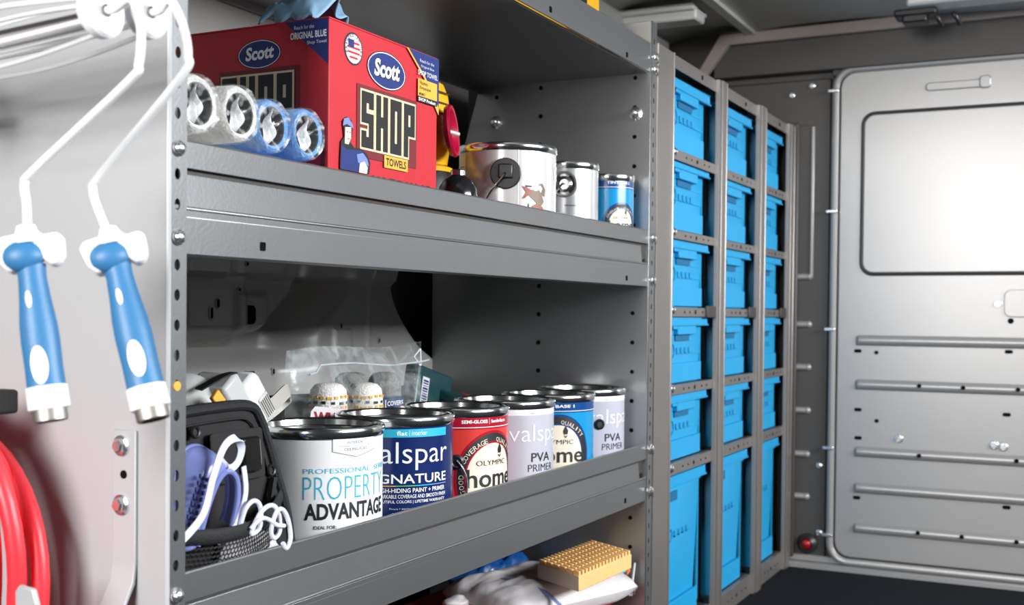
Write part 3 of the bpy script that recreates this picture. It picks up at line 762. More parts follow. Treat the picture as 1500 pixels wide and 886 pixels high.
# SHOP in block letters
LET = {'S': [(0, 5, 8, 10), (0, 2, 5, 10), (0, 5, 4.4, 6.2), (3, 5, 0, 5.5), (0, 5, 0, 2), (3, 5, 7, 8), (0, 2, 2, 3)],
       'H': [(0, 2, 0, 10), (3, 5, 0, 10), (0, 5, 4.2, 6.2)], 'O': [(0, 2, 0, 10), (3, 5, 0, 10), (0, 5, 0, 2), (0, 5, 8, 10)],
       'P': [(0, 2, 0, 10), (3, 5, 4, 10), (0, 5, 8, 10), (0, 5, 4, 5.8)]}
def block(P, word, x0, z0, w_, h_, g, flip=1):
    L = len(word); cw = (w_-g*(L-1))/L; sx = cw/5; sz = h_/10
    for e_, mt, li in ((.0032, prcream, .0018), (0, prblack, .0023)):
        rs = []
        for i, chh in enumerate(word):
            for a, b_, c_, d_ in LET[chh]:
                xa, xb = x0+flip*(i*(cw+g)+a*sx), x0+flip*(i*(cw+g)+b_*sx)
                if xa > xb: xa, xb = xb, xa
                rs.append((xa-e_, xb+e_, z0+c_*sz-e_, z0+d_*sz+e_))
        for k_, q in enumerate(rs): P.rects([q], mt, li+.000004*k_)
block(P, 'SHOP', 1.443, 1.089, .150, .084, .007)
P.rect(1.504, 1.572, 1.0655, 1.0845, pryel); P.text('TOWELS', 1.509, 1.567, 1.069, 1.081, prblack, .03)
# plain workman drawing
P.poly([(1.388, 1.062), (1.390, 1.090), (1.398, 1.098), (1.396, 1.110), (1.394, 1.120), (1.404, 1.128), (1.416, 1.124), (1.419, 1.112), (1.417, 1.100), (1.413, 1.092), (1.424, 1.085), (1.440, 1.086), (1.456, 1.080), (1.466, 1.068), (1.463, 1.05), (1.388, 1.05)], prblack)
P.poly([(1.390, 1.05), (1.391, 1.086), (1.404, 1.080), (1.424, 1.082), (1.440, 1.083), (1.454, 1.077), (1.462, 1.066), (1.458, 1.05)], prblue)
P.poly([(1.430, 1.076), (1.446, 1.080), (1.458, 1.072), (1.462, 1.062), (1.448, 1.066), (1.434, 1.064)], prpale)
P.poly([(1.436, 1.05), (1.438, 1.064), (1.450, 1.068), (1.459, 1.060), (1.457, 1.05)], prskin)
P.poly([(1.399, 1.088), (1.400, 1.112), (1.415, 1.114), (1.415, 1.098), (1.409, 1.088)], prskin)
P.poly([(1.394, 1.113), (1.397, 1.124), (1.408, 1.127), (1.418, 1.119), (1.421, 1.113), (1.404, 1.117)], prpale)
P.rect(1.404, 1.407, 1.105, 1.1065, prblack); P.rect(1.411, 1.4135, 1.105, 1.1065, prblack); P.rect(1.405, 1.411, 1.0955, 1.0965, prblack)
# corner flashes
P.poly([(1.566, 1.262), (1.666, 1.262), (1.666, 1.170), (1.658, 1.178), (1.620, 1.222)], pryel)
P.poly([(1.571, 1.262), (1.666, 1.262), (1.666, 1.182), (1.622, 1.226)], prblue)
P.text('Reach for the', 1.606, 1.650, 1.247, 1.252, prlgrey, 0, 0, -.0); P.text('Original Blue', 1.609, 1.650, 1.238, 1.243, prlgrey); P.text('SHOP TOWEL', 1.600, 1.662, 1.226, 1.234, prlgrey, .02)
P.rect(1.600, 1.660, 1.192, 1.220, pryel); P.rect(1.600, 1.660, 1.183, 1.192, prblack); P.text('Nuevo', 1.605, 1.630, 1.211, 1.2175, prblack, .02); P.text('Empaque', 1.605, 1.640, 1.202, 1.209, prblack, .02)
P.text('MISMO', 1.603, 1.622, 1.1935, 1.198, prblack, .02); P.text('SHOP Product', 1.602, 1.655, 1.1845, 1.190, prwhite, .02)
P.text('100 TOALLAS', 1.470, 1.640, 1.040, 1.050, prblack, .04)
P.build(t, 'front_print')
Q = Print(lambda a, b, off: (bx0-off, a, b))   # left side, letters run towards smaller y
oval(Q, 1.110, 1.2215, .040, .0215, -1)
Q.rect(1.18, 1.035, 1.125, 1.198, redbox2) if False else None
Q.poly([(1.185, 1.105), (1.036, 1.105), (1.036, 1.2), (1.185, 1.2)], redbox2)
block(Q, 'SHOP', 1.178, 1.104, .130, .086, .006, -1)
Q.poly([(1.062, 1.262), (.985, 1.262), (.985, 1.196)], prblue)
Q.text('Reach for the', 1.045, 1.010, 1.250, 1.2555, prwhite); Q.text('ORIGINAL BLUE', 1.052, .988, 1.236, 1.246, prwhite, .03); Q.text('Shop Towel', 1.022, .988, 1.226, 1.232, prwhite)
Q.text('200', .998, .990, 1.05, 1.075, prblack, .03)
Q.build(t, 'side_print')

# crumpled glove on the carton
g = MB(); random.seed(3)
def glv(u, v):
    x = 1.372+.115*u; y = 1.12-.10*v
    z = 1.268+.058*math.sin(math.pi*min(1, u*1.05))**.7*math.sin(math.pi*min(1, .15+v*.8))**.6
    nz = mnoise.noise(Vector((u*4, v*3, 3)))*.026+mnoise.noise(Vector((u*9, v*8, 9)))*.006
    return (x+nz*.4, y-nz*.4, max(1.2655, z+nz))
g.grid(glv, 44, 30, glove); 
go = g.build('nitrile_glove', solid=.0015, base=(1.45, 1.05, 1.2645))
tag(go, 'crumpled light blue disposable glove lying on top of the red carton', 'glove')

# ================================================================== ROLLER COVERS in shrink film
def cover(x, y, z, nap, lab, L=.24, top=True):
    t = thing('roller_cover', (x, y, z-.038), lab, 'roller cover', 'wrapped roller covers stacked before the carton')
    m = MB(); n = 28; ro, ri = .0360, .0262
    vs = []
    m.lathe([(ri, 0), (ri+.004, -.003), (ro-.004, -.001), (ro, .006), (ro+.001, L*.5), (ro, L-.006), (ro-.004, L), (ri, L)], (x, y, z), (0, 1, 0), nap, 30)
    m.build('nap', t)
    MB().lathe([(ri, .001), (ri-.0015, .001), (ri-.0015, L), (ri, L)], (x, y, z), (0, 1, 0), core, 26).lathe([(0, .06), (ri-.0015, .06)], (x, y, z), (0, 1, 0), black, 26).build('core_tube', t)
    fs_ = MB()
    fs_.grid(lambda u, v: (x+.0035*math.sin(v*9+x*90)+(.004+.003*math.sin(v*5))*(u-.5)*2, y+.006+.006*math.sin(u*3+v*4), z+.025*(2*v-1)*.97), 4, 14, prwhite)
    fs_.build('film_glint', t)  # opaque white strip painted in for glints of the plastic
    f = MB()
    def fl(u, v):
        a = 2*math.pi*u; rr = .0378+.0014*mnoise.noise(Vector((math.cos(a)*3, math.sin(a)*3, v*9+x*50)))+.0008*math.sin(a*9+v*4)
        yy = y-.004+(L+.008)*v
        if v == 0: rr *= .93
        return (x+rr*math.cos(a), yy, z+rr*math.sin(a))
    f.grid(fl, 48, 16, film)
    def fe(u, v):
        a = 2*math.pi*u; rr = .0355*v
        return (x+rr*math.cos(a), y-.004+.010*(1-v)+.0035*mnoise.noise(Vector((rr*math.cos(a)*120, rr*math.sin(a)*160, x*40))), z+rr*math.sin(a))
    f.grid(fe, 30, 10, film2)
    f.build('shrink_film', t)
    return t
zz1, zz2 = F2+.0395, F2+.0395+.0775
for x, nap, nm, w_ in ((1.088, nap_w, 'white', 'leftmost'), (1.165, nap_w, 'white', 'beside the blue ones'), (1.2425, nap_b, 'blue', 'beside the white ones'), (1.320, nap_b, 'blue', 'touching the carton')):
    cover(x, .983, zz1, nap, '%s fuzzy roller cover in clear film, lower row, %s' % (nm, w_))
    cover(x, .980+(.010 if nm == 'blue' else 0), zz2+ (.004 if nm == 'white' else 0), nap, '%s fuzzy roller cover in clear film, upper row, %s' % (nm, w_))

# ================================================================== YELLOW TOOL behind the carton
t = thing('work_light', (1.925, 1.16, F2), 'yellow cordless work light with magenta trim ring standing between carton and silver can', 'work light')
m = MB()
prof = [(1.13, .026), (1.16, .030), (1.20, .028), (1.24, .0315), (1.262, .030), (1.285, .024), (1.294, .014)]
v = []; n = 20
for z, w_ in prof:
    cx = 1.945-.30*(z-1.20)*.25
    for k in range(n):
        a = 2*math.pi*k/n; ca, sa = math.cos(a), math.sin(a)
        v.append((cx+w_*1.25*math.copysign(abs(ca)**.6, ca), 1.17+w_*1.2*math.copysign(abs(sa)**.6, sa), z))
m.add(v, [(i*n+k, i*n+(k+1) % n, (i+1)*n+(k+1) % n, (i+1)*n+k) for i in range(len(prof)-1) for k in range(n)]+[tuple((len(prof)-1)*n+k for k in range(n))], yel)
bd = m.build('body', t)
for z in (1.225, 1.245, 1.265): MB().box(1.88, 1.958, 1.128, 1.132, z-.001, z+.001, blackp).build('grip_line', bd)
ax = Vector((.35, -1, .12)).normalized(); cc = Vector((1.918, 1.115, 1.187))
MB().lathe([(.024, 0), (.047, .006), (.050, .013), (.048, .018), (.042, .017), (.036, .006), (.020, .002)], cc, ax, mag, 36).build('trim_ring', t)
MB().lathe([(.036, .006), (.02, .003), (.0, .002)], cc, ax, blackp, 30).tube([cc+ax*.006, cc+ax*.016+Vector((.02, 0, -.004))], .004, greyr).build('lamp_face', t)
MB().lathe([(.030, 1.128), (.050, 1.120), (.048, 1.112), (.03, 1.112)], (1.925, 1.16, 0), (0, 0, 1), yel, 28).build('collar', t)
MB().lathe([(0, 1.113), (.046, 1.112), (.055, 1.09), (.058, 1.02), (.06, F2), (0, F2)], (1.925, 1.16, 0), (0, 0, 1), blackp, 28).build('base', t)
t = thing('black_bottle', (1.845, 1.045, F2), 'small black round-shouldered bottle with metal cap at the carton corner', 'bottle')
MB().lathe([(0, F2), (.032, F2), (.035, F2+.01), (.036, 1.055), (.034, 1.072), (.025, 1.086), (.014, 1.092), (.012, 1.094)], (1.845, 1.045, 0), (0, 0, 1), mat('black_gloss', (.012, .012, .014), .15), 32).build('bottle_body', t)
MB().lathe([(.0, 1.103), (.012, 1.103), (.014, 1.101), (.014, 1.093), (.010, 1.092)], (1.845, 1.045, 0), (0, 0, 1), steel, 24).build('cap', t)
# yellow case above the top tray
t = thing('yellow_case', (2.31, 1.07, 1.404), 'yellow plastic case lying on the topmost tray of the shelving', 'case')
MB().box(2.22, 2.40, 1.0, 1.14, 1.4045, 1.545, yel).build('case_body', t, bevel=.008)
MB().box(2.26, 2.31, .992, 1.0, 1.50, 1.525, blackp).build('latch', t, bevel=.003)

# ================================================================== POUCH, GOGGLES, RESPIRATOR
t = thing('tool_pouch', (1.13, 1.0, FL), 'black fabric tool pouch with mesh front pocket, left end of the middle shelf', 'pouch')
poly = [(1.005, FL), (1.296, FL), (1.290, .56), (1.268, .625), (1.252, .670), (1.238, .700), (1.218, .717), (1.16, .720), (1.08, .716), (1.02, .706), (1.005, .700)]
poly = [(x_, z_) for x_, z_ in poly]
def pf(a, b, d): return (a, 1.0+d+.10*(b-FL)-.02*math.sin((a-1.0)*9), b)
MB().prism(poly, pf, 0, .022, fabric).build('back_panel', t, bevel=.004)
edge = [pf(a, b, 0) for a, b in bez([(a, b, 0) for a, b in poly[1:]], 5) and [(q.x, q.y) for q in bez([(a, b, 0) for a, b in poly[1:]], 5)]]
MB().tube(edge, .0075, webbing, 10).build('binding', t)
inner = [(1.02, .692), (1.10, .700), (1.17, .703), (1.212, .699), (1.232, .672), (1.248, .630)]
MB().tube([pf(a, b, -.001) for a, b in [(q.x, q.y) for q in bez([(a, b, 0) for a, b in inner], 5)]], .0016, webbing, 6).build('stitch_line', t)
cl = MB(); cl.prism(rrect(1.186, 1.222, .632, .678, .004), pf, -.012, 0, mat('black_gloss_clip', (.01, .01, .01), .12)); cl.build('belt_clip', t, bevel=.003)
MB().prism(rrect(1.222, 1.229, .638, .674, .003), pf, -.006, 0, steeld).build('clip_rail', t)
MB().prism(rrect(1.135, 1.240, .622, .688, .006), pf, -.003, 0, fabric).build('clip_patch', t, bevel=.001)
for a, b in ((1.253, .628), (1.110, .692)):
    mb = MB(); q = pf(a, b, -.002)
    mb.lathe([(.0085, 0), (.0085, .002), (.007, .004), (.005, .003), (.0045, .001), (0, .001)], q, (0, -1, .1), blackp, 18); mb.build('snap', t)
# side gusset webbing running down to the pocket rim
MB().prism([(1.250, .620), (1.258, .618), (1.236, .560), (1.222, .552)], pf, -.010, -.003, webbing).build('side_strap', t)
# mesh pocket
def pk(a, b, off=0): # a 0..1 across, b 0..1 up
    x = 1.008+.258*a; rim = .578-.012*math.sin(math.pi*a)+.012*a*a
    z = FL+.002+(rim-FL)*b
    return Vector((x, .998-.048*math.sin(math.pi*min(1, a*.90+.1))*(.55+.45*b)-.006+off, z))
rimpts = [pk(k/24, 1.0, -.002) for k in range(25)]
MB().tube(rimpts, .0095, webbing, 10, flat=(1, .35)).build('pocket_rim', t)
hx = MB(); nx_, ny_ = 40, 15
def hexp(i, j, k):   # honeycomb vertices
    a = (i+(.5 if j % 2 else 0)+.5*math.sin(math.pi/3*k)*1.15)/nx_; b = (j*.86+.5+.5*math.cos(math.pi/3*k))/ (ny_*.86+.5)
    return pk(min(1, max(0, a)), min(1, max(0, b)))
seen = set()
for j in range(ny_):
    for i in range(nx_):
        for k in range(6):
            p0, p1 = hexp(i, j, k), hexp(i, j, k+1); key = tuple(sorted((tuple(round(q, 4) for q in p0), tuple(round(q, 4) for q in p1))))
            if key in seen or (p0-p1).length < 1e-4: continue
            seen.add(key); hx.tube([p0, p1], .00075, webbing, 3)
tag(hx.build('pocket_mesh', t, smooth=False), None, None, kind='stuff')
# white cloth bundle inside the pocket
m = MB()
m.ell((1.195, .992, .520), (.062, .022, .040), cloth, 24, 14, .35, 30); rb = m.build('folded_rag', base=(1.195, .992, .479))
tag(rb, 'white folded rag seen through the mesh of the black pouch', 'rag')
# goggles
t = thing('safety_goggles', (1.12, .955, .57), 'bluish clear safety goggles with white strap sticking out of the pouch', 'goggles')
def gp(a, b, d=0): return (a, .972+d, b)
outer = [(1.035, 0.554), (1.037, 0.596), (1.051, 0.621), (1.057, 0.651), (1.072, 0.674), (1.093, 0.678), (1.113, 0.670), (1.137, 0.654), (1.149, 0.628), (1.148, 0.601), (1.139, 0.578)]
innr = [(1.064, 0.562), (1.075, 0.591), (1.088, 0.618), (1.102, 0.638), (1.118, 0.646), (1.133, 0.636), (1.137, 0.616), (1.133, 0.594), (1.126, 0.576)]
o3 = [gp(a, b, .012) for a, b in outer]; i3 = [gp(a, b, -.016) for a, b in innr]
oc = bez(o3, 6); ic = bez(i3, 8); N_ = 50
def rs(c, n_): return [c[int(round(k*(len(c)-1)/n_))] for k in range(n_+1)]
oc, ic = rs(oc, N_), rs(ic, N_)
g = MB(); g.grid(lambda u, v: oc[int(round(u*N_))].lerp(ic[int(round(u*N_))], v)+Vector((0, -.010*math.sin(math.pi*v), 0)), N_, 8, goggle); g.build('goggle_skirt', t, solid=.002)
MB().tube(ic, .0042, goggle, 10).tube(oc, .0026, goggle, 8).build('goggle_rim', t)
m = MB()
for k in range(9):
    for q in range(3): m.box(1.040+.0035*k+.006*q, 1.043+.0035*k+.006*q, .955, .957, .583+.0075*k-.003*q, .588+.0075*k-.003*q, mat('vent_blue', (.03, .04, .16), .4))
tag(m.build('vents', t), None, None, kind='stuff')
def ribbon(pts, w_, th, m, wd=(0, 0, 1), n=8):
    c = bez(pts, n); mb = MB(); vs = []
    for i, p in enumerate(c):
        tt = (c[min(i+1, len(c)-1)]-c[max(i-1, 0)]).normalized(); W = Vector(wd); W = (W-tt*W.dot(tt)).normalized(); nn_ = tt.cross(W)
        for a, b in ((-1, -1), (1, -1), (1, 1), (-1, 1)): vs.append(p+W*a*w_/2+nn_*b*th/2)
    L_ = len(c); fs = [(i*4+k, i*4+(k+1) % 4, (i+1)*4+(k+1) % 4, (i+1)*4+k) for i in range(L_-1) for k in range(4)]+[(0, 1, 2, 3), tuple((L_-1)*4+k for k in range(4))]
    return mb.add(vs, fs, m)
ribbon([(1.022, .945, 0.574), (1.061, .945, 0.601), (1.079, .945, 0.644), (1.098, .945, 0.678), (1.119, .945, 0.687), (1.134, .948, 0.674), (1.132, .952, 0.656), (1.119, .955, 0.649), (1.104, .958, 0.662)], .0095, .0014, strapw, (.8, -.2, -.6)).build('head_strap', t)
ribbon([(1.143, .952, 0.649), (1.147, .952, 0.614), (1.129, .952, 0.579), (1.112, .958, 0.566)], .008, .0016, strapw, (1, 0, .2)).build('strap_tail', t)
# knotted white cord
t2 = MB(); random.seed(5)
t2.tube(bez([(1.132, .950, 0.568), (1.138, .945, 0.596), (1.149, .940, 0.606), (1.159, .938, 0.596), (1.155, .936, 0.572), (1.144, .940, 0.566), (1.155, .934, 0.591), (1.171, .930, 0.598), (1.185, .930, 0.586), (1.190, .932, 0.562), (1.181, .934, 0.554), (1.173, .932, 0.566), (1.175, .926, 0.588), (1.186, .925, 0.591), (1.198, .925, 0.576), (1.205, .926, 0.551), (1.202, .930, 0.538), (1.194, .930, 0.546)], 7), .0030, strapw, 8)
t2.tube(bez([(1.138, .936, 0.573), (1.151, .930, 0.584), (1.167, .930, 0.580), (1.178, .926, 0.572), (1.192, .926, 0.569)], 6), .0028, strapw, 8)
tag(t2.build('white_cord', base=(1.16, .93, .55)), 'knotted white elastic cord hanging over the pouch rim', 'cord')
# respirator
t = thing('respirator', (1.30, 1.14, FL), 'white and grey respirator cartridge mask behind the black pouch', 'respirator')
rot = Matrix.Rotation(R(-38), 3, 'Y')
def rbx(c, hx_, hy_, hz_, m, name, bev=.006, rt=rot):
    return MB().obox(c, rt @ Vector((hx_, 0, 0)), rt @ Vector((0, hy_, 0)), rt @ Vector((0, 0, hz_)), m).build(name, t, bevel=bev)
b0 = rbx((1.300, 1.115, .705), .020, .035, .052, greyr, 'cartridge_base')
b1 = rbx((1.332, 1.108, .714), .022, .030, .040, white, 'cartridge_cover', .010)
rbx((1.345, 1.080, .706), .012, .004, .020, greyr, 'filter_grille', .003)
m = MB()
for k in range(5): m.obox(Vector((1.345, 1.0755, .706))+rot @ Vector((-.008+.004*k, 0, 0)), rot @ Vector((.0007, 0, 0)), Vector((0, .0012, 0)), rot @ Vector((0, 0, .015)), strapg)
tag(m.build('grille_bars', b1), None, None, kind='stuff')
m = MB(); m.ell((1.255, 1.15, .70), (.050, .055, .055), greyr, 24, 16); m.build('face_piece', t)
m = MB(); m.box(1.23, 1.30, 1.09, 1.16, FL, .67, blackp); m.build('mask_body', t, bevel=.012)
ribbon([(1.225, 1.10, .735), (1.262, 1.09, .752), (1.285, 1.09, .756)], .016, .002, blackp, (0, 1, 0)).build('black_buckle', t)
MB().obox((1.236, 1.075, .722), Vector((.008, 0, -.008)), Vector((0, .004, 0)), Vector((.006, 0, .006)), pryel).build('yellow_tab', t, bevel=.002)
ribbon([(1.300, 1.085, .688), (1.360, 1.085, .702), (1.420, 1.10, .722), (1.441, 1.115, .712), (1.425, 1.125, .695), (1.380, 1.12, .680), (1.340, 1.11, .672)], .020, .003, strapg, (0, .35, 1)).build('head_strap', t)

# ================================================================== BAG OF ROLLERS behind the cans
def sroll(x, y, lab, striped, h1=.712, lean=0):
    t = thing('spare_roller', (x, y, FL), lab, 'roller cover', 'roller covers standing behind the cans')
    rr = .034; m = MB()
    m.lathe([(rr*.9, FL), (rr, FL+.006), (rr, h1-.028), (rr*.93, h1-.012), (rr*.7, h1-.003), (rr*.35, h1), (0, h1-.001)], (x, y, 0), (0, 0, 1), nap_w if striped else nap_g, 30); m.build('nap', t)
    if striped:
        m = MB(); st = pryel
        for z in (h1-.034, h1-.066): 
            for dz, mm_, hh, nn_ in ((.0095, pryel, .0048, 17), (0, prblack, .0046, 13), (-.0095, pryel, .0048, 17)):
                if False: continue
                for k in range(nn_):
                    a = 2*math.pi*k/nn_+z*30; ww = .0065 if k % 3 else .009
                    p = Vector((x+(rr+.0004)*math.cos(a), y+(rr+.0004)*math.sin(a), z+dz+.0012*math.sin(k*5)))
                    tn = Vector((-math.sin(a), math.cos(a), 0)); m.obox(p, tn*ww/2, Vector((math.cos(a), math.sin(a), 0))*.0006, Vector((0, 0, hh/2)), mm_)
        tag(m.build('stripe_stitching', t, smooth=False), None, None, kind='stuff')
    return t
sroll(1.700, 1.225, 'white roller cover with orange and black stripes, left one in the clear bag', True, .716)
sroll(1.800, 1.215, 'white roller cover with orange and black stripes, right one in the clear bag', True, .712)
sroll(1.880, 1.300, 'speckled grey roller cover behind the striped ones', False, .725)
sroll(1.975, 1.285, 'speckled grey roller cover at the right side of the clear bag', False, .722)
t = thing('paper_card', (1.70, 1.17, FL), 'white card with dark red capital letters in front of the striped rollers', 'card')
cf = lambda a, b, d: (a, 1.172+d, b)
MB().prism([(1.545, FL), (1.760, FL), (1.800, .645), (1.765, .662), (1.590, .684), (1.578, .676)], cf, 0, .0015, cloth).build('card_sheet', t)
P = Print(lambda a, b, off: (a, 1.172-off, b-.11*(a-1.59))); P.text('WHITE', 1.585, 1.700, .652, .675, mat('print_dark_red', (.28, .008, .02), .5), .05); P.build(t, 'card_print')
t = thing('blue_packet', (1.90, 1.21, FL), 'dark blue printed packet beside the striped rollers', 'packet')
MB().box(1.855, 1.925, 1.205, 1.235, FL, .680, lab_navy).build('packet_body', t, bevel=.004)
P = Print(lambda a, b, off: (a, 1.205-off, b)); P.text('COVERS', 1.862, 1.918, .664, .673, prwhite, .02); P.text('3 PACK', 1.865, 1.91, .650, .659, prlgrey); P.build(t, 'packet_print')
# zip bag
t = thing('zip_bag', (1.85, 1.25, FL), 'clear plastic zip bag standing open above the roller covers', 'plastic bag')
def bagf(y0, ph):
    def f(u, v):
        x = 1.635+.43*u+.010*math.sin(v*4+ph)-.03*(1-v)*(0.5-u); z = FL+.002+(.772+.006*u+.004*math.sin(u*7)-FL)*v
        dy = .030*mnoise.noise(Vector((u*5+ph, v*4, ph)))+.008*mnoise.noise(Vector((u*19, v*12, ph)))
        edge_ = min(1, 6*u, 6*(1-u))*min(1, (1.0-v)*2.2)
        return (x, 1.262+(y0-1.262)*edge_+dy*edge_*.7+.006*math.sin(u*6)*v, z)
    return f
b_ = MB(); b_.grid(bagf(1.165, 1.3), 60, 40, ziph); b_.build('front_film', t)
b_ = MB(); b_.grid(bagf(1.345, 4.1), 40, 26, ziph); b_.build('back_film', t)
MB().tube([(1.665+.40*k/30, 1.240+.006*math.sin(k*.6), .7435+.005*math.sin(k*.22)-.012*(k < 3)) for k in range(31)], .0018, mat('zip_seal', (.55, .66, .68), .25, alpha=.7), 8).build('zip_seal', t)
MB().tube([(2.055, 1.250, .768), (2.030, 1.250, .752), (2.055, 1.250, .733)], .0016, prwhite, 6).tube([(2.055, 1.250, .768), (2.058, 1.250, .733)], .0014, prwhite, 6).build('corner_mark', t)
# teal packets further right
t = thing('teal_packet', (2.16, 1.28, FL), 'dark teal packet with a barcode label leaning behind the cans', 'packet')
rt = Matrix.Rotation(R(14), 3, 'Y')
MB().obox((2.150, 1.30, .602), rt @ Vector((.075, 0, 0)), Vector((0, .018, 0)), rt @ Vector((0, 0, .118)), teal).build('packet_body', t, bevel=.006)
MB().obox((2.125, 1.2812, .675), rt @ Vector((.014, 0, 0)), Vector((0, .0006, 0)), rt @ Vector((0, 0, .030)), prlgrey).build('barcode_label', t)
m = MB()
for k in range(9): m.obox(Vector((2.125, 1.2803, .675))+rt @ Vector((0, 0, -.022+.0055*k)), rt @ Vector((.010, 0, 0)), Vector((0, .0005, 0)), rt @ Vector((0, 0, .0008+.0006*(k % 3))), prblue)
tag(m.build('barcode_bars', t), None, None, kind='stuff')
t = thing('flat_packet', (2.30, 1.30, FL), 'flat red and teal packet lying low behind the blue can', 'packet')
MB().obox((2.29, 1.26, .635), Vector((.10, 0, -.02)), Vector((0, .05, .02)), Vector((.003, -.003, .012)), teal).build('packet_body', t, bevel=.006)
MB().obox((2.26, 1.225, .652), Vector((.05, 0, -.010)), Vector((0, .018, .007)), Vector((0, 0, .0008)), lab_crim).build('packet_label', t)
MB().box(2.22, 2.38, 1.22, 1.33, FL, .615, cloth).build('packet_inner', t, bevel=.01)

# ================================================================== LOWEST BAY
t = thing('red_tool_bag', (2.2, 1.15, .06), 'dark red soft bag under the white wrapped pack in the lowest bay', 'bag')
MB().box(1.70, 2.47, .965, 1.40, .0605, .185, mat('red_bag_cloth', (.36, .008, .012), .6, 0, .4, 60, .15, 10)).build('bag_body', t, bevel=.02)
MB().tube(bez([(1.95, 1.02, .185), (2.0, 1.0, .192), (2.15, .99, .192), (2.2, 1.0, .185)], 5), .006, webbing).build('bag_piping', t)
# pillow pack
def pillow(c, ax_, ay_, h, m, name, label, cat, nz_=.3, n=40, p=.5, fold=0):
    c, ax_, ay_ = Vector(c), Vector(ax_), Vector(ay_); mb = MB()
    for s_ in (1, -1):
        def f(u, v):
            a, b = 2*u-1, 2*v-1; e = max(0, (1-a**4)*(1-b**4))**p
            nn_ = mnoise.noise(Vector((a*3, b*3, s_*5+c.x)))*nz_+mnoise.noise(Vector((a*9, b*7, s_*3)))*nz_*.35
            pin = 1-.10*abs(b)**3*abs(a)**2
            return c+ax_*a*pin+ay_*b*(1-.08*abs(a)**3)+Vector((0, 0, s_*h*e*(1+nn_*(1 if s_ > 0 else .2))))
        mb.grid(f, n, n, m)
    return mb
pc = (2.335, 1.10, .228); pa = Vector((.185, -.085, 0)); pb = Vector((-.055, -.125, 0))
t = thing('drop_cloth_pack', (2.33, 1.09, .186), 'white plastic-wrapped cloth pack lying on the red bag', 'pack')
pillow(pc, (.190, -.072, 0), (-.045, -.125, 0), .042, cloth, '', '', '').build('pack_body', t)
ribbon([(2.24, 1.22, .238), (2.235, 1.15, .266), (2.215, 1.06, .268), (2.19, .985, .236)], .012, .0012, prpale, (1, 0, 0)).build('tape_line', t)
lp = MB()
lp.grid(lambda u, v: (2.355+.150*u, .985-.020*u+.030*v-.012, .262-.004-.006*(1-v)+.002*math.sin(u*9)), 12, 3, prcyan); lp.build('pack_label', t, solid=.001)
MB().box(2.43, 2.445, .963, .990, .259, .2625, orange).build('label_flash', t)
m = MB(); m.ell((2.135, 1.205, .228), (.040, .026, .014), cloth, 24, 14, .3, 14); m.build('twisted_end', t)
# rubber block with grooved top
t = thing('float_block', (2.33, 1.0, .268), 'tan ridged rubber sanding block lying on the white pack', 'block')
A, B_, C_, D_ = Vector((2.236, 1.062, .308)), Vector((2.175, .940, .306)), Vector((2.418, .918, .310)), Vector((2.482, 1.040, .312))
dn = Vector((0, 0, -.032))
m = MB(); m.add([A, B_, C_, D_, A+dn, B_+dn, C_+dn, D_+dn], [(0, 1, 2, 3), (7, 6, 5, 4), (0, 4, 5, 1), (1, 5, 6, 2), (2, 6, 7, 3), (3, 7, 4, 0)], spong)
bo = m.build('block_body', t, bevel=.002)
off = (A-D_).normalized()*.0012
m = MB(); e1 = .002; q0, q1 = A+off, B_+off
m.add([q0, q1, q1+dn*.96, q0+dn*.96], [(0, 1, 2, 3)], spongd); m.build('cut_end', t)
NB, NR = 16, 6
U = (C_-B_)/NB; V = (A-B_)/NR
for j in range(NR):
    m = MB()
    for i in range(NB):
        c0 = B_+U*(i+.5)+V*(j+.5)+Vector((0, 0, .003))
        m.obox(c0, U*.27, V*.40, Vector((0, 0, .0055)), spong)
    m.build('tooth_row', t, bevel=.0008)
# blue wrap and tag pieces
bp = pillow((2.40, 1.26, .232), (.09, -.02, 0), (-.02, .05, 0), .04, lab_dblue, '', '', '', .5, 24)
tag(bp.build('blue_wrap', base=(2.40, 1.26, .186)), 'crumpled dark blue plastic wrap behind the tan block', 'wrap')
t = thing('hang_tag', (2.51, .95, .2), 'small orange and white tag at the right end of the white pack', 'tag')
MB().obox((2.497, .955, .262), Vector((.009, 0, .002)), Vector((0, .0012, 0)), Vector((.003, 0, .014)), orange).build('orange_panel', t)
MB().obox((2.515, .95, .240), Vector((.003, 0, .001)), Vector((0, .0015, 0)), Vector((.008, 0, .026)), white).build('white_edge', t)
m = MB().ell((2.515, .955, .212), (.012, .010, .018), film, 12, 8, .8, 60); m.build('film_scrap', t)
m = MB().tube(bez([(2.36, 1.30, .26), (2.37, 1.28, .30), (2.39, 1.28, .315), (2.41, 1.29, .30), (2.42, 1.32, .27)], 6), .004, steeld, 8)
tag(m.build('wire_loop', base=(2.39, 1.29, .26)), 'thin metal wire loop in the dark behind the tan block', 'wire')

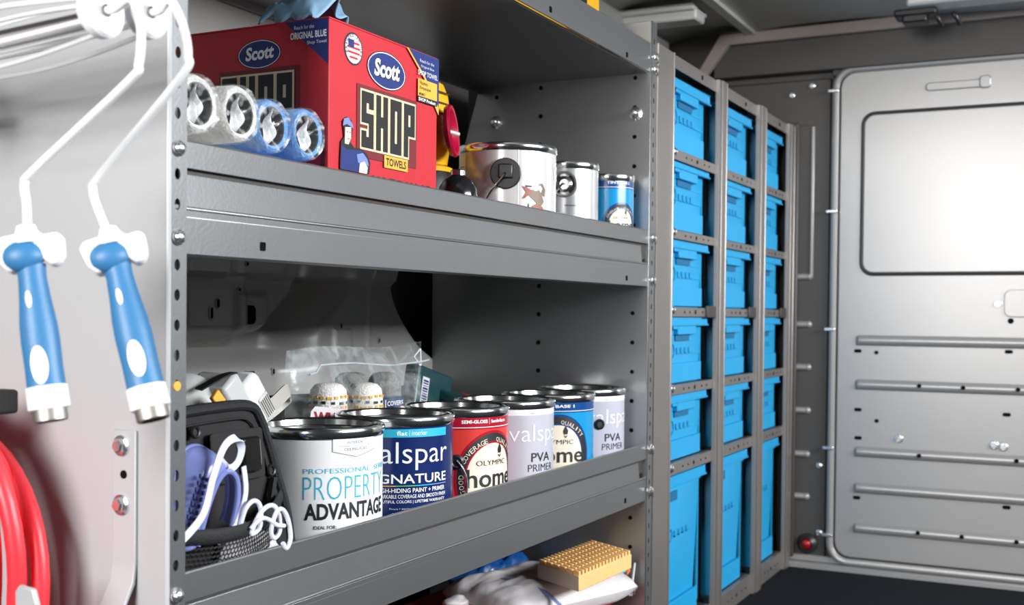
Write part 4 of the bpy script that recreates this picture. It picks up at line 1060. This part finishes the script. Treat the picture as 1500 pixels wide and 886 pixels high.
# ================================================================== PAINT ROLLER FRAMES on the left
def paint_roller(O, H, cage_dir, label, blue_pts, L=.36, K=1.24):
    """O: end of the cage nearest the rack; H: (top, bottom) of the grip axis"""
    O = Vector(O); top, bot = map(Vector, H); t = thing('paint_roller', tuple(bot), label, 'paint roller', 'paint roller frames hung beside the rack')
    cd = Vector(cage_dir).normalized(); up = (Vector((0, 0, 1))-cd*cd.z).normalized(); sd = cd.cross(up)
    MB().lathe([(.006, -.003), (.022, -.003), (.025, 0), (.025, .009), (.021, .014), (.010, .015)], O, cd, white, 36).build('end_cap', t)
    e2 = O+cd*L
    MB().lathe([(.006, .016), (.022, .012), (.025, 0), (.022, -.010), (.006, -.012)], e2, cd, white, 36).build('end_cap', t)
    for k in range(5):
        a = 2*math.pi*k/5+.3; q = up*math.cos(a)+sd*math.sin(a); pts = []
        for i in range(13):
            u = i/12; rr = .018+.013*math.sin(math.pi*u); pts.append(O+cd*(.010+(L-.02)*u)+q*rr)
        MB().tube(pts, .0026, wirew, 8).build('cage_wire', t)
    MB().tube([O, e2], .0034, steel, 8).build('axle', t)
    MB().tube(bez([O-cd*.0, O-cd*.014]+blue_pts+[top], 9), .0042, wirew, 12).build('frame_wire', t)
    ax = (bot-top).normalized(); Lh = (bot-top).length
    x_ = Vector((.62, -.78, 0)); x_ = (x_-ax*x_.dot(ax)).normalized(); y_ = ax.cross(x_)
    def ring(h, rx, ry, sh=0, n=28):
        return [top+ax*h+(x_*(rx*math.cos(2*math.pi*k/n)+sh)+y_*ry*math.sin(2*math.pi*k/n))*K for k in range(n)]
    def loft(rows, m, cap=True, n=28):
        mb = MB(); vs = []
        for r_ in rows: vs += ring(*r_)
        fs = [(i*n+k, i*n+(k+1) % n, (i+1)*n+(k+1) % n, (i+1)*n+k) for i in range(len(rows)-1) for k in range(n)]
        if cap: fs += [tuple(range(n)), tuple((len(rows)-1)*n+k for k in range(n))]
        return mb.add(vs, fs, m)
    grip = loft([(.022*K, .0112, .011), (.032*K, .0106, .0105), (.048*K, .0118, .0112), (.068*K, .0140, .0128), (.082*K, .0146, .0132), (.105*K, .0142, .0130), (Lh-.022*K, .0146, .0132)], blueh).build('grip', t)
    # bulge of blue rubber wrapping over the white guard
    m = MB(); rt = Matrix((x_, y_, ax)).transposed(); m.ell(top+(ax*.015-x_*.004-y_*.004 if y_.y > 0 else ax*.015-x_*.004+y_*.004)*K, (.0160*K, .0110*K, .0130*K), blueh, 24, 16, rot=rt); m.build('grip_knob', t)
    # white guard: two flaring wings under the wire
    sgn = -1 if y_.y > 0 else 1
    def G(a, b, d): return top+(x_*a+ax*b+y_*(sgn*(d)))*K
    wing = [(a*.70, b*.92) for a, b in ((-.036, .004), (-.030, -.002), (-.006, -.004), (.002, -.008), (.012, -.007), (.016, .000), (.034, -.002), (.038, .003), (.037, .018), (.030, .027), (.022, .026), (.010, .018), (-.008, .026), (-.022, .030), (-.031, .020))]
    MB().prism(wing, G, -.012, .008, white).build('thumb_guard', t, bevel=.005)
    loft([(-.012, .007, .007), (-.004, .009, .009), (.006, .012, .012)], white).build('wire_socket', t)
    loft([(Lh-.022*K, .0155, .0140), (Lh-.006, .0158, .0142), (Lh-.005, .0146, .0135)], white).build('end_collar', t)
    loft([(Lh-.006, .0130, .0130), (Lh+.006, .0130, .0130), (Lh+.007, .0122, .0122)], steeld).build('threaded_socket', t)
    loft([(Lh+.0069, .0100, .0100), (Lh+.0073, .0100, .0100)], black).build('socket_hole', grip)
    # white inlay ovals facing outwards
    for h, rx, rz, sh in ((.050, .0024, .0066, -.003), (.102, .0066, .0150, -.001)):
        mb = MB(); rad = .0114 if h < .08 else .0131; n = 20; vs = []
        for k in range(n):
            a = 2*math.pi*k/n; xx = sh+rx*math.cos(a); hh = h+rz*math.sin(a)
            dd = rad*math.sqrt(max(0, 1-(xx/(.0120 if h < .08 else .0143))**2))+.0006
            vs.append(top+(ax*hh+x_*xx+y_*sgn*dd)*K)
        mid = top+(ax*h+x_*sh+y_*sgn*(rad+.0010))*K; vs.append(mid)
        mb.add(vs, [(k, (k+1) % n, n) for k in range(n)], white); mb.build('grip_inlay', t)
    return t
paint_roller((.800, .834, 1.1230), ((.800, .936, .913), (.800, .904, .742)), (-.02, 1, -.06),
             'blue-gripped paint roller frame hanging leftmost, handle nearly upright',
             [(.800, .800, 1.130), (.800, .789, 1.105), (.800, .791, 1.070), (.800, .805, 1.054), (.800, .925, .980), (.800, .940, .966), (.800, .937, .945)])
paint_roller((.862, .838, 1.1360), ((.860, .887, .914), (.860, .831, .742)), (.02, 1, -.06),
             'blue-gripped paint roller frame hanging nearer the rack post, handle tilted',
             [(.860, .810, 1.145), (.860, .794, 1.120), (.860, .787, 1.090), (.860, .797, 1.068), (.860, .902, .980), (.860, .912, .966), (.860, .905, .946)])
# hook arm that carries the cages (comes off the end panel further back)
t = thing('hanging_arm', (.99, 1.26, 1.03), 'grey steel arm on the end panel that carries the roller cages', 'hook')
MB().tube([(.985, 1.27, 1.070), (.955, 1.27, 1.070), (.93, 1.165, 1.070), (.77, 1.165, 1.070), (.755, 1.165, 1.10)], .006, rack_lit).build('arm_bar', t)
MB().box(.975, .9885, 1.25, 1.29, 1.04, 1.10, rack_lit).build('arm_plate', t, bevel=.002)

# ================================================================== STRAP HOOK, HOSE
t = thing('strap_hook', (.985, .995, .4), 'flat grey steel strap hook bolted beside the rack post with two hex bolts', 'hook')
m = MB(); y0, y1 = .976, 1.012
sec = [(.9885, .706), (.9885, .555), (.985, .530), (.970, .505), (.940, .485), (.85, .470), (.82, .480), (.81, .53)]
sec2 = [(.9845, .706), (.9845, .556), (.981, .533), (.967, .509), (.939, .490), (.852, .475), (.825, .484), (.815, .53)]
n = len(sec); vs = [(x_, y_, z_) for y_ in (y0, y1) for x_, z_ in sec+sec2[::-1]]; M2 = 2*n
m.add(vs, [tuple(range(M2)), tuple(range(M2, 2*M2))[::-1]]+[(k, (k+1) % M2, M2+(k+1) % M2, M2+k) for k in range(M2)], rack_lit)
m.build('strap', t, bevel=.0012)
for z in (.688, .620): bolt(t, (.984, .997, z), (-1, 0, 0), .0105)
MB().lathe([(0, 0), (.005, 0), (.005, .0008), (0, .0008)], (.9845, .994, .655), (-1, 0, 0), black, 16).build('bolt_hole', t)
t = thing('hose_hook', (.98, 1.08, .45), 'blunt grey hook tip holding the red hose at the bottom left corner', 'hook')
m = MB(); m.prism([(1.002, .40), (1.030, .40), (1.034, .540), (1.028, .548), (1.006, .546), (1.000, .53)], YZ(.868), 0, .006, rack_lit); m.box(.87, .985, 1.002, 1.030, .40, .406, rack_lit)
m.box(.984, .989, 1.002, 1.030, .36, .44, rack_lit); m.build('hook_strip', t, bevel=.003)
t = thing('coiled_hose', (.93, 1.2, .40), 'coil of glossy red rubber hose hanging on the end panel', 'hose')
cy_, czz = 1.246, .545
loops = [(.178, .210, .900, 0), (.160, .196, .918, .004), (.146, .186, .895, -.004), (.128, .176, .915, .003), (.112, .170, .898, 0), (.095, .160, .914, .002), (.178, .202, .930, -.005)]
for k, (ry, rz, x_, dy) in enumerate(loops):
    pts = []
    for i in range(48):
        a = 2*math.pi*i/48; w2 = .004*math.sin(3*a+k)
        pts.append((x_+.006*math.sin(2*a+k*1.7), cy_+dy+(ry+w2)*math.cos(a), czz-.006*k+(rz+w2)*math.sin(a)*(1.0 if math.sin(a) > 0 else 1.25)))
    MB().tube(pts, .0105, red_h, 12, True).build('hose_turn', t)
MB().box(.878, .945, 1.118, 1.145, .722, .750, webbing).build('tie_band', t, bevel=.004)
